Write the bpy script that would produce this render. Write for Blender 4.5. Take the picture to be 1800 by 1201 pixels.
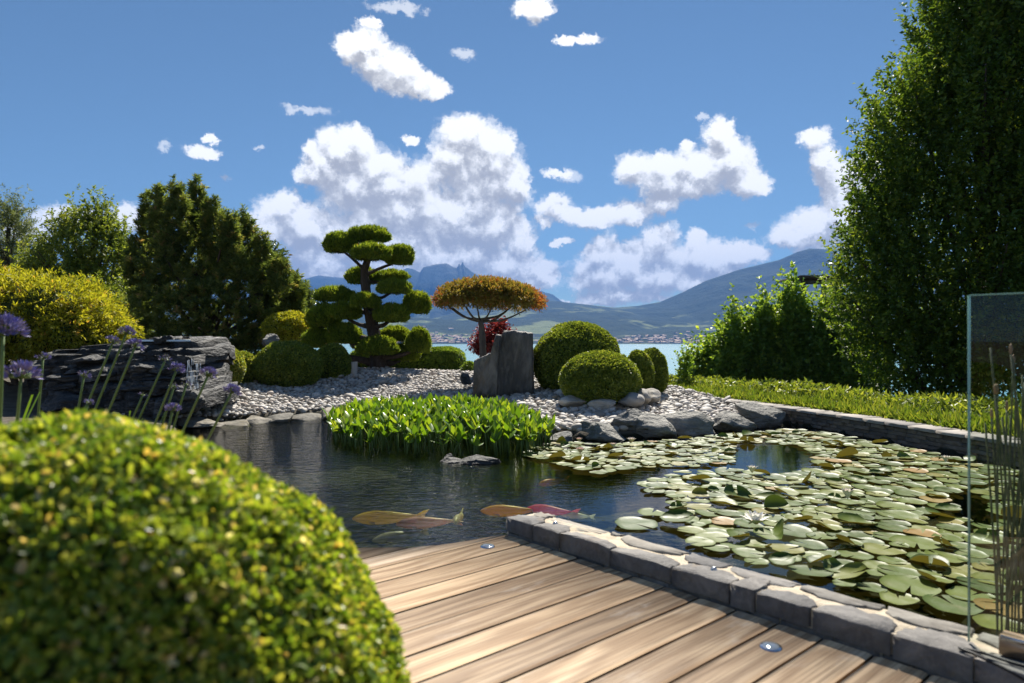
import bpy, bmesh, math, random
import numpy as np
from mathutils import Vector, Matrix, noise as mnoise

for o in list(bpy.data.objects):
    bpy.data.objects.remove(o)
random.seed(7)
RNG = np.random.default_rng(11)
scene = bpy.context.scene
COL = scene.collection

# ------------------------------------------------------------------ camera
FPX = 1200.0            # focal length in pixels of the 1800 px wide photograph (24 mm lens)
CAM_Z = 1.0
cam_d = bpy.data.cameras.new('camera')
cam_d.sensor_width = 36.0
cam_d.lens = 24.0
cam_d.clip_start = 0.05
cam_d.clip_end = 60000
cam_d.dof.use_dof = True
cam_d.dof.focus_distance = 7.0
cam_d.dof.aperture_fstop = 2.6
cam = bpy.data.objects.new('camera', cam_d)
cam.location = (0, 0, CAM_Z)
cam.rotation_euler = (math.radians(90), 0, 0)
COL.objects.link(cam)
scene.camera = cam

def P(px, py, d):
    """world point seen at photo pixel (px, py) at depth d"""
    return Vector(((px - 900) / FPX * d, d, CAM_Z - (py - 600.5) / FPX * d))

def G(px, py, z=0.0):
    """world point on the level z seen at photo pixel"""
    d = (CAM_Z - z) * FPX / (py - 600.5)
    return Vector(((px - 900) / FPX * d, d, z))

# ------------------------------------------------------------------ sun, sky, exposure
SUN_EL, SUN_AZ = 48.0, 12.0          # degrees; azimuth from +Y towards +X
sun_d = bpy.data.lights.new('sun', 'SUN')
sun_d.energy = 4.9
sun_d.angle = math.radians(0.53)
sun_d.color = (1.0, 0.94, 0.84)
sun = bpy.data.objects.new('sun', sun_d)
sd = Vector((math.sin(math.radians(SUN_AZ)) * math.cos(math.radians(SUN_EL)),
             math.cos(math.radians(SUN_AZ)) * math.cos(math.radians(SUN_EL)), math.sin(math.radians(SUN_EL))))
sun.rotation_euler = sd.to_track_quat('Z', 'Y').to_euler()
sun.location = (0, 0, 50)
COL.objects.link(sun)

scene.view_settings.view_transform = 'Standard'
scene.view_settings.look = 'None'
scene.view_settings.exposure = 1.12
scene.view_settings.gamma = 1.0
scene.view_settings.use_curve_mapping = False
scene.cycles.max_bounces = 8
scene.cycles.transparent_max_bounces = 16
scene.cycles.volume_bounces = 0
scene.cycles.use_denoising = True
scene.cycles.caustics_reflective = False
scene.cycles.caustics_refractive = False
scene.cycles.sample_clamp_indirect = 6.0

class NT:
    """small helper for building node trees"""
    def __init__(s, tree):
        s.t = tree; s.n = tree.nodes; s.l = tree.links
    def put(s, sock, v):
        if v is None: return
        if hasattr(v, 'is_output') or isinstance(v, bpy.types.NodeSocket): s.l.new(v, sock)
        else: sock.default_value = v
    def math(s, op, a, b=None, c=None, clamp=False):
        n = s.n.new('ShaderNodeMath'); n.operation = op; n.use_clamp = clamp
        for i, v in enumerate((a, b, c)): s.put(n.inputs[i], v)
        return n.outputs[0]
    def vec(s, op, a, b=None, c=None, out=0):
        n = s.n.new('ShaderNodeVectorMath'); n.operation = op
        for i, v in enumerate((a, b, c)):
            if v is not None: s.put(n.inputs[i], v)
        return n.outputs[out]
    def scale(s, a, f):
        n = s.n.new('ShaderNodeVectorMath'); n.operation = 'SCALE'
        s.put(n.inputs[0], a); s.put(n.inputs['Scale'], f); return n.outputs[0]
    def noise(s, v, scale=5., detail=4., rough=.55, dist=0., out='Fac', dim='3D', ntype='FBM'):
        n = s.n.new('ShaderNodeTexNoise'); n.noise_dimensions = dim; n.noise_type = ntype
        if v is not None: s.put(n.inputs['Vector'], v)
        n.inputs['Scale'].default_value = scale; n.inputs['Detail'].default_value = detail
        n.inputs['Roughness'].default_value = rough; n.inputs['Distortion'].default_value = dist
        return n.outputs[out]
    def voronoi(s, v, scale=5., detail=0., rough=.5, feature='F1', out='Distance', dim='3D', rand=1.):
        n = s.n.new('ShaderNodeTexVoronoi'); n.voronoi_dimensions = dim; n.feature = feature
        if v is not None: s.put(n.inputs['Vector'], v)
        n.inputs['Scale'].default_value = scale
        if 'Detail' in n.inputs: n.inputs['Detail'].default_value = detail
        if 'Roughness' in n.inputs: n.inputs['Roughness'].default_value = rough
        n.inputs['Randomness'].default_value = rand
        return n.outputs[out]
    def ramp(s, f, stops, interp='LINEAR'):
        n = s.n.new('ShaderNodeValToRGB'); cr = n.color_ramp; cr.interpolation = interp
        while len(cr.elements) < len(stops): cr.elements.new(0.5)
        for e, (p, c) in zip(cr.elements, stops):
            e.position = p; e.color = tuple(c) + (1,) if len(c) == 3 else c
        s.put(n.inputs[0], f); return n.outputs[0]
    def smooth(s, f, a, b, lo=0., hi=1.):
        n = s.n.new('ShaderNodeMapRange'); n.interpolation_type = 'SMOOTHSTEP'
        s.put(n.inputs[0], f)
        for i, v in zip((1, 2, 3, 4), (a, b, lo, hi)): n.inputs[i].default_value = v
        return n.outputs[0]
    def mixc(s, f, a, b, mode='MIX'):
        n = s.n.new('ShaderNodeMix'); n.data_type = 'RGBA'; n.blend_type = mode
        s.put(n.inputs[0], f)
        for i, v in ((6, a), (7, b)):
            if isinstance(v, tuple) and len(v) == 3: v = v + (1,)
            s.put(n.inputs[i], v)
        return n.outputs[2]
    def comb(s, x, y, z=0.):
        n = s.n.new('ShaderNodeCombineXYZ')
        for i, v in enumerate((x, y, z)): s.put(n.inputs[i], v)
        return n.outputs[0]
    def sep(s, v):
        n = s.n.new('ShaderNodeSeparateXYZ'); s.put(n.inputs[0], v); return n.outputs

# ---- the world: Nishita sky with cumulus clouds laid out by direction (azimuth, tangent of elevation)
PUFFS = [  # (x, y, rx, ry) in hundredths of a focal length
 # upper drifting cloud
 (632,82,42,36),(662,104,50,42),(698,126,50,40),(732,146,44,30),(762,160,36,18),(612,92,22,26),(648,42,24,14),
 # great cumulus, left tower
 (598,262,48,46),(636,252,34,36),(566,292,42,42),(545,262,16,16),(548,310,30,26),(660,305,62,46),(690,330,60,40),
 # right tower
 (818,232,48,38),(868,252,46,42),(800,282,56,50),(862,312,70,58),(906,328,34,42),(730,318,62,38),(724,248,20,10),
 # body
 (620,330,64,52),(500,366,46,36),(462,398,36,40),(540,405,70,52),(612,425,80,55),(700,375,100,52),(805,372,112,52),
 (700,430,120,44),(858,405,80,44),(915,420,28,36),(800,452,140,40),(905,472,84,36),(560,470,80,40),(955,478,42,26),(680,480,120,30),
 (985,308,34,10),
 # right cloud
 (1268,238,36,34),(1290,285,46,42),(1238,292,70,42),(1168,296,44,30),(1112,298,40,32),(1318,322,46,28),(1205,326,96,28),(1208,258,16,14),
 (976,362,34,26),(1040,380,66,22),(1108,374,46,30),(1160,358,36,26),(952,388,20,14),
 # low band to the right
 (1158,424,36,36),(1058,446,42,38),(1108,456,50,40),(1222,418,28,20),(1238,450,62,30),(1302,446,54,22),(1150,482,140,38),(1052,486,56,36),
 (1095,522,90,13),(1000,535,120,9),(1230,500,60,14),(880,505,90,20),(988,425,22,8),(1265,462,70,30),
 # cloud behind the tall tree
 (1432,240,30,24),(1450,284,28,40),(1468,322,32,52),(1440,394,62,34),(1398,418,54,24),(1484,392,54,56),(1520,330,50,60),
 # small ones
 (357,265,38,15),(368,241,20,8),(940,18,38,28),(985,70,14,10),(1020,70,40,9),
 (120,384,62,26),(225,388,34,34),(50,410,50,26),
]
WISPS = [(540,194,46,9),(815,100,26,12),(700,16,60,12),(290,258,14,8),(455,260,10,5),(1235,208,12,8),(1322,398,16,8),(640,60,24,14),(1000,310,30,14),(398,310,12,8)]

world = bpy.data.worlds.new('World')
scene.world = world
world.use_nodes = True
W = NT(world.node_tree)
W.n.clear()

def cloud_group():
    g = bpy.data.node_groups.new('cloud_field', 'ShaderNodeTree')
    g.interface.new_socket('p', in_out='INPUT', socket_type='NodeSocketVector')
    g.interface.new_socket('d', in_out='OUTPUT', socket_type='NodeSocketFloat')
    g.interface.new_socket('w', in_out='OUTPUT', socket_type='NodeSocketFloat')
    g.interface.new_socket('e', in_out='OUTPUT', socket_type='NodeSocketFloat')
    t = NT(g)
    gi = g.nodes.new('NodeGroupInput'); go = g.nodes.new('NodeGroupOutput')
    p = gi.outputs[0]
    n1 = t.vec('SUBTRACT', t.noise(p, 2.2, 2., .5, out='Color'), (.5, .5, .5))
    n2 = t.vec('SUBTRACT', t.noise(p, 9., 5., .62, out='Color'), (.5, .5, .5))
    q = t.vec('MULTIPLY_ADD', n1, (.26, .20, 0.), p)
    q = t.vec('MULTIPLY_ADD', n2, (.24, .20, 0.), q)
    n3 = t.vec('SUBTRACT', t.noise(p, 28., 4., .65, out='Color'), (.5, .5, .5))
    q = t.vec('MULTIPLY_ADD', n3, (.10, .09, 0.), q)
    def chain(puffs):
        cur = None
        for (x, y, rx, ry) in puffs:
            az = math.atan((x - 900) / FPX)
            cx, cy = az * 10, (600.5 - y) / FPX * math.cos(az) * 10
            k_ = 1.06 if rx > 28 else 1.0
            sx, sy = FPX / (rx * k_) / 10 / math.cos(az), FPX / (ry * k_) / 10 / math.cos(az)
            v = t.vec('MULTIPLY_ADD', q, (sx, sy, 0.), (-cx * sx, -cy * sy, 0.))
            ln = t.vec('LENGTH', v, out=1)
            if cur is None: cur = ln
            else: cur = t.math('SMOOTH_MIN', cur, ln, .6)
        return cur
    d = chain(PUFFS)
    vor = t.voronoi(q, 2.9, 3., .6, dim='2D')
    g.links.new(t.math('MULTIPLY_ADD', t.math('SUBTRACT', vor, .40), .26, d), go.inputs['e'])
    d = t.math('MULTIPLY_ADD', t.math('SUBTRACT', vor, .40), .55, d)
    g.links.new(d, go.inputs['d'])
    g.links.new(chain(WISPS), go.inputs['w'])
    return g

CG = cloud_group()
tc = W.n.new('ShaderNodeTexCoord')
D = tc.outputs['Generated']
dx, dy, dz = W.sep(D)
az = W.math('ARCTAN2', dx, dy)
az = W.math('SUBTRACT', W.math('PINGPONG', W.math('ADD', az, .72), 1.44), .72)   # the same band of clouds goes on all round
hz = W.math('SQRT', W.math('ADD', W.math('MULTIPLY', dx, dx), W.math('MULTIPLY', dy, dy)))
el = W.math('DIVIDE', dz, W.math('MAXIMUM', hz, .02))
p = W.comb(W.math('MULTIPLY', az, 10.), W.math('MULTIPLY', el, 10.), 0.)

def field(pp):
    n = W.n.new('ShaderNodeGroup'); n.node_tree = CG
    W.l.new(pp, n.inputs[0]); return n.outputs[0], n.outputs[1], n.outputs[2]
d0, w0, e0 = field(p)
d1, _, _ = field(W.vec('ADD', p, (.03, .17, 0.)))
d2, _, _ = field(W.vec('ADD', p, (.05, .42, 0.)))
alpha = W.smooth(e0, 1.14, .74)
wn = W.noise(p, 5.5, 6., .68)
walpha = W.math('MULTIPLY', W.smooth(W.math('MULTIPLY_ADD', W.math('SUBTRACT', wn, .5), 2.2, w0), 1.05, .35), .55)
alpha = W.math('MAXIMUM', alpha, walpha)
# light falls from above: where there is more cloud overhead the light is dimmer
l1 = W.math('MULTIPLY', W.math('SUBTRACT', d1, d0), .95)
l2 = W.math('MULTIPLY', W.math('SUBTRACT', d2, d0), .62)
lit = W.math('ADD', W.math('ADD', l1, l2), .44)
lit = W.math('ADD', lit, W.math('MULTIPLY', W.math('SUBTRACT', W.noise(p, 1.3, 4., .6), .5), 1.35))
lit = W.math('ADD', lit, W.smooth(e0, .45, 1.0, -.05, .22))
ccol = W.ramp(lit, [(0.0, (.40, .395, .395)), (.30, (.51, .505, .50)), (.55, (.69, .685, .675)), (.80, (.88, .88, .88)), (1.0, (1., .99, .97))])
sky = W.n.new('ShaderNodeTexSky')
sky.sky_type = 'NISHITA'
sky.sun_disc = False
sky.sun_elevation = math.radians(SUN_EL)
sky.sun_rotation = math.radians(SUN_AZ)
sky.altitude = 500
sky.air_density = 1.0
sky.dust_density = 0.0
sky.ozone_density = 1.6
hs = W.n.new('ShaderNodeHueSaturation')
hs.inputs['Saturation'].default_value = .96
W.l.new(sky.outputs[0], hs.inputs['Color'])
bg1 = W.n.new('ShaderNodeBackground'); W.l.new(W.mixc(1., hs.outputs[0], (.82, 1.0, 1.08), 'MULTIPLY'), bg1.inputs[0]); bg1.inputs[1].default_value = .036
bg2 = W.n.new('ShaderNodeBackground'); W.l.new(ccol, bg2.inputs[0]); bg2.inputs[1].default_value = .62
mx = W.n.new('ShaderNodeMixShader')
W.l.new(alpha, mx.inputs[0]); W.l.new(bg1.outputs[0], mx.inputs[1]); W.l.new(bg2.outputs[0], mx.inputs[2])
wo = W.n.new('ShaderNodeOutputWorld'); W.l.new(mx.outputs[0], wo.inputs[0])
world.cycles.sampling_method = 'MANUAL'
world.cycles.sample_map_resolution = 512

# ------------------------------------------------------------------ helpers: meshes and objects
def hash3(ix, iy, iz):
    h = (ix.astype(np.int64) * 374761393 + iy.astype(np.int64) * 668265263 + iz.astype(np.int64) * 2147483647) & 0xffffffff
    h = ((h ^ (h >> 13)) * 1274126177) & 0xffffffff
    return ((h ^ (h >> 16)) & 0xffff) / 65535.0
def vnoise(p):
    i = np.floor(p).astype(np.int64); f = p - i; f = f * f * (3 - 2 * f); r = 0
    for a in (0, 1):
        for b in (0, 1):
            for c in (0, 1):
                w = (f[:, 0] if a else 1 - f[:, 0]) * (f[:, 1] if b else 1 - f[:, 1]) * (f[:, 2] if c else 1 - f[:, 2])
                r = r + w * hash3(i[:, 0] + a, i[:, 1] + b, i[:, 2] + c)
    return r * 2 - 1
def fbm(p, o=4, g=.5, l=2.03):
    r = 0; a = 1.
    for k in range(o):
        r = r + a * vnoise(p + k * 17.3); p = p * l; a *= g
    return r
def unit(v):
    return v / np.maximum(np.linalg.norm(v, axis=-1, keepdims=True), 1e-9)
def rdir(n, rng=None):
    return unit((rng or RNG).normal(size=(n, 3)))

def mesh_np(name, V, tris=None, quads=None, rnd=None, smooth=False):
    V = np.asarray(V, np.float32)
    me = bpy.data.meshes.new(name)
    nt = 0 if tris is None else len(tris); nq = 0 if quads is None else len(quads)
    me.vertices.add(len(V)); me.vertices.foreach_set('co', V.ravel())
    parts = []
    if nt: parts.append(np.asarray(tris, np.int32).ravel())
    if nq: parts.append(np.asarray(quads, np.int32).ravel())
    idx = np.concatenate(parts)
    me.loops.add(len(idx)); me.loops.foreach_set('vertex_index', idx)
    me.polygons.add(nt + nq)
    st = np.concatenate([np.arange(nt) * 3, nt * 3 + np.arange(nq) * 4]).astype(np.int32)
    me.polygons.foreach_set('loop_start', st)
    if rnd is not None:
        a = me.attributes.new('rnd', 'FLOAT', 'POINT'); a.data.foreach_set('value', np.asarray(rnd, np.float32))
    me.update(calc_edges=True)
    if smooth: me.polygons.foreach_set('use_smooth', np.ones(nt + nq, bool))
    return me

class Geo:
    """collects pieces and builds ONE mesh"""
    def __init__(s): s.v = []; s.t = []; s.q = []; s.r = []; s.n = 0
    def add(s, V, tris=None, quads=None, rnd=0.5):
        V = np.asarray(V, float).reshape(-1, 3)
        if tris is not None and len(tris): s.t.append(np.asarray(tris) + s.n)
        if quads is not None and len(quads): s.q.append(np.asarray(quads) + s.n)
        s.r.append(np.broadcast_to(np.asarray(rnd, float), (len(V),))); s.v.append(V); s.n += len(V)
        return s
    def mesh(s, name, off=None, smooth=False):
        V = np.concatenate(s.v)
        if off is not None: V = V - np.asarray(off)
        return mesh_np(name, V, np.concatenate(s.t) if s.t else None, np.concatenate(s.q) if s.q else None,
                       np.concatenate(s.r), smooth)

def tag(o, label=None, cat=None, group=None, kind=None):
    if label: o['label'] = label
    if cat: o['category'] = cat
    if group: o['group'] = group
    if kind: o['kind'] = kind
    return o
def link(name, me, mat=None, parent=None, **k):
    o = bpy.data.objects.new(name, me); COL.objects.link(o)
    if mat is not None and me is not None and not me.materials: me.materials.append(mat)
    if parent is not None: o.parent = parent
    return tag(o, **k)
def thing(name, loc, label, cat, group=None, rz=0):
    o = bpy.data.objects.new(name, None); o.empty_display_size = .1
    o.location = loc; o.rotation_euler = (0, 0, rz); COL.objects.link(o)
    return tag(o, label, cat, group)
def part(name, geo, mat, parent, smooth=False, **k):
    """geo is in world space; the part hangs on its thing"""
    p = parent; off = np.zeros(3)
    while p is not None: off = off + np.array(p.location); p = p.parent
    me = geo.mesh(name, off, smooth)
    return link(name, me, mat, parent, **k)
def solo(name, geo, mat, loc, smooth=False, **k):
    me = geo.mesh(name, np.array(loc), smooth)
    o = link(name, me, mat, None, **k); o.location = loc
    return o

def tube(pts, rad, sides=7, rnd=.5, wob=0.):
    pts = np.asarray([tuple(p) for p in pts], float); rad = np.broadcast_to(np.asarray(rad, float), (len(pts),))
    T = unit(np.gradient(pts, axis=0)); up = np.array([.31, .17, .93])
    A = unit(np.cross(T, up)); B = np.cross(T, A)
    th = np.arange(sides) / sides * 2 * math.pi
    V = pts[:, None] + rad[:, None, None] * (np.cos(th)[None, :, None] * A[:, None] + np.sin(th)[None, :, None] * B[:, None])
    if wob: V = V + (RNG.random(V.shape) - .5) * wob * rad[:, None, None]
    n = len(pts); i, j = np.meshgrid(np.arange(n - 1), np.arange(sides), indexing='ij'); j2 = (j + 1) % sides
    Q = np.stack([i * sides + j, i * sides + j2, (i + 1) * sides + j2, (i + 1) * sides + j], -1).reshape(-1, 4)
    V = V.reshape(-1, 3); k = len(V)
    V = np.concatenate([V, pts[:1], pts[-1:]])
    t = [(k, (a + 1) % sides, a) for a in range(sides)] + [(k + 1, (n - 1) * sides + a, (n - 1) * sides + (a + 1) % sides) for a in range(sides)]
    return V, np.array(t), Q
def curve(pts, n=10):
    """smooth polyline through points"""
    pts = np.asarray([tuple(p) for p in pts], float)
    if len(pts) == 2: return pts[0] + (pts[1] - pts[0]) * np.linspace(0, 1, n)[:, None]
    P_ = np.concatenate([[2 * pts[0] - pts[1]], pts, [2 * pts[-1] - pts[-2]]]); out = []
    m = max(2, n // (len(pts) - 1))
    for i in range(1, len(P_) - 2):
        for t in np.arange(m) / m:
            a, b, c, d = P_[i - 1:i + 3]
            out.append(.5 * ((2 * b) + (c - a) * t + (2 * a - 5 * b + 4 * c - d) * t * t + (-a + 3 * b - 3 * c + d) * t ** 3))
    out.append(pts[-1]); return np.array(out)

def leaves4(P_, D, N, L, Wd, rnd, fold=.12):
    n = len(P_); L = np.broadcast_to(L, (n,))[:, None]; Wd = np.broadcast_to(Wd, (n,))[:, None]
    S = unit(np.cross(D, N)); N = np.cross(S, D)
    V = np.stack([P_, P_ + D * L * .45 + S * Wd * .5 + N * L * fold, P_ + D * L, P_ + D * L * .45 - S * Wd * .5 + N * L * fold], 1).reshape(-1, 3)
    b = np.arange(n)[:, None] * 4
    T = np.concatenate([b + [[0, 1, 2]], b + [[0, 2, 3]]])
    return V, T, None, np.repeat(np.broadcast_to(rnd, (n,)), 4)
def leaves6(P_, D, N, L, Wd, rnd, fold=.10, droop=.12):
    n = len(P_); L = np.broadcast_to(L, (n,))[:, None]; Wd = np.broadcast_to(Wd, (n,))[:, None]
    S = unit(np.cross(D, N)); N = np.cross(S, D)
    V = np.stack([P_, P_ + D * L * .3 + S * Wd * .46 + N * L * fold, P_ + D * L * .72 + S * Wd * .40 + N * L * (fold - droop * .5),
                  P_ + D * L - N * L * droop, P_ + D * L * .72 - S * Wd * .40 + N * L * (fold - droop * .5), P_ + D * L * .3 - S * Wd * .46 + N * L * fold], 1).reshape(-1, 3)
    b = np.arange(n)[:, None] * 6
    Q = np.concatenate([b + [[0, 1, 2, 3]], b + [[0, 3, 4, 5]]])
    return V, None, Q, np.repeat(np.broadcast_to(rnd, (n,)), 6)

def sphere_mesh(sub=2):
    bm = bmesh.new(); bmesh.ops.create_icosphere(bm, subdivisions=sub, radius=1.)
    V = np.array([v.co[:] for v in bm.verts]); T = np.array([[v.index for v in f.verts] for f in bm.faces]); bm.free()
    return V, T
ICO = {k: sphere_mesh(k) for k in (1, 2, 3, 4, 5)}

def blob(c, r, sub=3, amp=.1, freq=2.5, seed=0., rnd=.5):
    V, T = ICO[sub]
    d = 1 + amp * fbm(V * freq + seed, 3)
    return np.asarray(c) + V * d[:, None] * np.asarray(r), T, None, rnd

# ------------------------------------------------------------------ helpers: materials
def mat_new(name):
    m = bpy.data.materials.new(name); m.use_nodes = True
    t = NT(m.node_tree); t.n.clear()
    out = t.n.new('ShaderNodeOutputMaterial')
    return m, t, out
def principled(t, color, rough=.6, spec=.4, normal=None, metal=0., **kw):
    b = t.n.new('ShaderNodeBsdfPrincipled')
    if isinstance(color, tuple) and len(color) == 3: color = color + (1,)
    t.put(b.inputs['Base Color'], color); t.put(b.inputs['Roughness'], rough)
    t.put(b.inputs['Specular IOR Level'], spec); b.inputs['Metallic'].default_value = metal
    if normal is not None: t.put(b.inputs['Normal'], normal)
    for k, v in kw.items(): t.put(b.inputs[k], v)
    return b
def bump(t, h, strength=.5, dist=.02, normal=None):
    n = t.n.new('ShaderNodeBump'); n.inputs['Strength'].default_value = strength; n.inputs['Distance'].default_value = dist
    t.put(n.inputs['Height'], h)
    if normal is not None: t.put(n.inputs['Normal'], normal)
    return n.outputs[0]
def attr(t, name='rnd'):
    n = t.n.new('ShaderNodeAttribute'); n.attribute_name = name; return n.outputs['Fac']
def pos(t):
    return t.n.new('ShaderNodeNewGeometry').outputs['Position']
def ocoord(t):
    return t.n.new('ShaderNodeTexCoord').outputs['Object']
def orand(t):
    return t.n.new('ShaderNodeObjectInfo').outputs['Random']

def leaf_mat(name, stops, rough=.5, spec=.35, trans=.35, tboost=(1.35, 1.25, .55), nscale=0., namp=.3):
    """leaf: colour runs along stops by the leaf's own random number; part of the light passes through the blade"""
    m, t, out = mat_new(name)
    f = attr(t)
    if nscale:
        f = t.math('ADD', f, t.math('MULTIPLY', t.math('SUBTRACT', t.noise(pos(t), nscale, 2.), .5), namp * 2), clamp=True)
    c = t.ramp(f, stops)
    b = principled(t, c, rough, spec)
    tr = t.n.new('ShaderNodeBsdfTranslucent')
    t.l.new(t.mixc(1., c, tboost, 'MULTIPLY'), tr.inputs[0])
    mx = t.n.new('ShaderNodeMixShader'); mx.inputs[0].default_value = trans
    t.l.new(b.outputs[0], mx.inputs[1]); t.l.new(tr.outputs[0], mx.inputs[2]); t.l.new(mx.outputs[0], out.inputs[0])
    return m
def flat_mat(name, color, rough=.6, spec=.3, metal=0., nscale=0., c2=None, bstr=0., bscale=40.):
    m, t, out = mat_new(name); n = None
    c = color
    if nscale: c = t.mixc(t.smooth(t.noise(pos(t), nscale, 5., .6), .35, .65), color, c2)
    if bstr: n = bump(t, t.noise(pos(t), bscale, 6., .65), bstr, .02)
    t.l.new(principled(t, c, rough, spec, n, metal).outputs[0], out.inputs[0]); return m
def rock_mat(name, c1, c2, c3, scale=6., stretch=(1, 1, 1), rough=.7, bstr=.7, bdist=.03, spec=.35, streak=None):
    m, t, out = mat_new(name)
    p_ = t.vec('MULTIPLY', pos(t), stretch)
    p_ = t.vec('ADD', p_, t.scale(t.comb(orand(t), orand(t), orand(t)), 9.))
    n1 = t.noise(p_, scale, 8., .65, .6); n2 = t.noise(p_, scale * 6, 4., .7)
    c = t.ramp(n1, [(.30, c1), (.52, c2), (.72, c3)])
    c = t.mixc(t.smooth(n2, .45, .75, 0., .45), c, c3)
    if streak: c = t.mixc(t.smooth(t.noise(p_, scale * .6, 6., .7, 1.5), .56, .72, 0., .8), c, streak)
    c = t.mixc(1., c, t.ramp(orand(t), [(0., (.72, .72, .74)), (.5, (1., .98, .95)), (1., (1.3, 1.25, 1.2))]), 'MULTIPLY')
    h = t.math('ADD', n1, t.math('MULTIPLY', n2, .35))
    cr = t.voronoi(p_, scale * 1.3, 2., .6)
    h = t.math('ADD', h, t.math('MULTIPLY', cr, .5))
    t.l.new(principled(t, c, rough, spec, bump(t, h, bstr, bdist)).outputs[0], out.inputs[0]); return m

M = {}
M['bark'] = rock_mat('bark', (.035, .026, .02), (.07, .052, .04), (.12, .10, .085), 9, (1, 1, .25), .85, .8, .02, .2)
M['bark_grey'] = rock_mat('bark_grey', (.07, .06, .05), (.13, .115, .10), (.2, .18, .16), 9, (1, 1, .3), .85, .6, .01, .2)
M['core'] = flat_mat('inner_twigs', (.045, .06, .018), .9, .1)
M['box'] = leaf_mat('box_leaf', [(0., (.07, .11, .02)), (.5, (.17, .23, .035)), (.85, (.30, .35, .055)), (1., (.42, .40, .11))], .45, .4, .45, nscale=3.)
M['box_near'] = leaf_mat('box_leaf_near', [(0., (.09, .17, .02)), (.35, (.20, .30, .034)), (.68, (.33, .41, .05)), (.91, (.48, .50, .09)), (.96, (.60, .42, .14)), (1., (.76, .73, .5))], .36, .5, .5, nscale=6., namp=.14)
M['hedge'] = leaf_mat('hedge_leaf', [(0., (0.070, 0.126, 0.020)), (.5, (0.168, 0.266, 0.042)), (1., (0.336, 0.420, 0.084))], .5, .35, .4, nscale=2.)
M['hornbeam'] = leaf_mat('hornbeam_leaf', [(0., (.04, .08, .016)), (.6, (.095, .165, .026)), (1., (.22, .28, .045))], .5, .3, .5, tboost=(1.5, 1.35, .5), nscale=1.2, namp=.2)
M['bush'] = leaf_mat('bush_leaf', [(0., (.10, .19, .03)), (.6, (.21, .32, .055)), (1., (.38, .46, .09))], .42, .45, .58, tboost=(1.35, 1.25, .5), nscale=.6)
M['pine'] = leaf_mat('pine_needle', [(0., (.022, .040, .012)), (.55, (.055, .085, .018)), (1., (.13, .165, .028))], .5, .3, .25)
M['pine_pad'] = leaf_mat('clipped_needle', [(0., (.08, .14, .024)), (.5, (.22, .31, .036)), (.93, (.42, .48, .065)), (1., (.48, .30, .09))], .5, .3, .5, nscale=2.5, namp=.2)
M['mtn_pine'] = leaf_mat('mountain_pine_needle', [(0., (.055, .09, .028)), (.45, (.16, .21, .055)), (.85, (.30, .33, .09)), (1., (.44, .28, .13))], .55, .3, .5, tboost=(1.2, 1.2, .6))
M['tree'] = leaf_mat('tree_leaf', [(0., (.085, .13, .026)), (.6, (.19, .25, .045)), (1., (.33, .36, .07))], .5, .35, .52)
M['willow'] = leaf_mat('willow_leaf', [(0., (.08, .11, .06)), (.6, (.15, .19, .10)), (1., (.24, .28, .15))], .55, .3, .45)
M['magnolia'] = leaf_mat('magnolia_leaf', [(0., (0.045, 0.077, 0.022)), (.55, (0.112, 0.160, 0.035)), (.85, (0.208, 0.240, 0.064)), (1., (0.320, 0.208, 0.080))], .3, .55, .22)
M['lace'] = leaf_mat('lace_maple_leaf', [(0., (.16, .20, .016)), (.5, (.34, .35, .03)), (.9, (.48, .44, .06)), (1., (.52, .30, .07))], .5, .3, .5, nscale=1.2, namp=.2)
M['maple'] = leaf_mat('umbrella_maple_leaf', [(0., (.17, .19, .035)), (.45, (.28, .23, .05)), (.75, (.36, .19, .055)), (1., (.44, .09, .04))], .5, .3, .42, tboost=(1.25, 1.05, .6), nscale=1.4, namp=.22)
M['red'] = leaf_mat('red_maple_leaf', [(0., (0.091, 0.016, 0.016)), (.6, (0.208, 0.033, 0.033)), (1., (0.390, 0.104, 0.091))], .45, .4, .3, tboost=(1.4, .8, .7))
M['cover'] = leaf_mat('ground_cover_leaf', [(0., (.07, .13, .018)), (.5, (.16, .23, .03)), (1., (.34, .36, .07))], .5, .3, .4, nscale=1.5, namp=.25)
M['bog'] = leaf_mat('bog_leaf', [(0., (0.077, 0.165, 0.017)), (.5, (0.165, 0.297, 0.028)), (1., (0.330, 0.418, 0.055))], .32, .5, .42, tboost=(1.3, 1.2, .4))
M['stem'] = flat_mat('green_stem', (.10, .16, .045), .5, .3)
M['reflected_horsetail'] = flat_mat('reflected_stem', (.06, .085, .04), .6, .3, nscale=30., c2=(.14, .15, .09))
M['tan'] = flat_mat('tan_tip', (.32, .22, .13), .7, .2)

# ------------------------------------------------------------------ the lie of the land
WATER_Z = -0.10
LAKE_Z = -8.5
KA = np.array([.754, .657]); KK = np.array([.657, -.754])       # across the deck to the kerb / along the kerb
def st(s, t, z=0.): return np.array([s * KA[0] + t * KK[0], s * KA[1] + t * KK[1], z])
KERB_S0, KERB_S1, KERB_T0, KERB_T1 = 2.306, 2.526, -2.70, 1.3
WALL_PATH = curve([(1.9, 12.9), (2.62, 11.6), (3.22, 10.3), (3.74, 8.95), (4.08, 7.7), (4.34, 6.4), (4.62, 4.7), (4.80, 3.0), (4.85, .5)], 32)   # pond-side face
POND = [tuple(st(2.50, -2.70)[:2]), (-.30, 3.42), (-.62, 3.36), (-1.2, 3.55), (-1.75, 4.05), (-2.3, 4.9), (-3.0, 6.1), (-3.7, 7.5), (-4.35, 8.9), (-4.1, 9.25), (-3.5, 9.6), (-2.7, 10.3),
        (-1.9, 10.2), (-1.2, 9.2), (-.4, 8.5), (.45, 7.75), (1.0, 7.62), (1.75, 7.9), (2.6, 8.5), (3.72, 9.05)]
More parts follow.
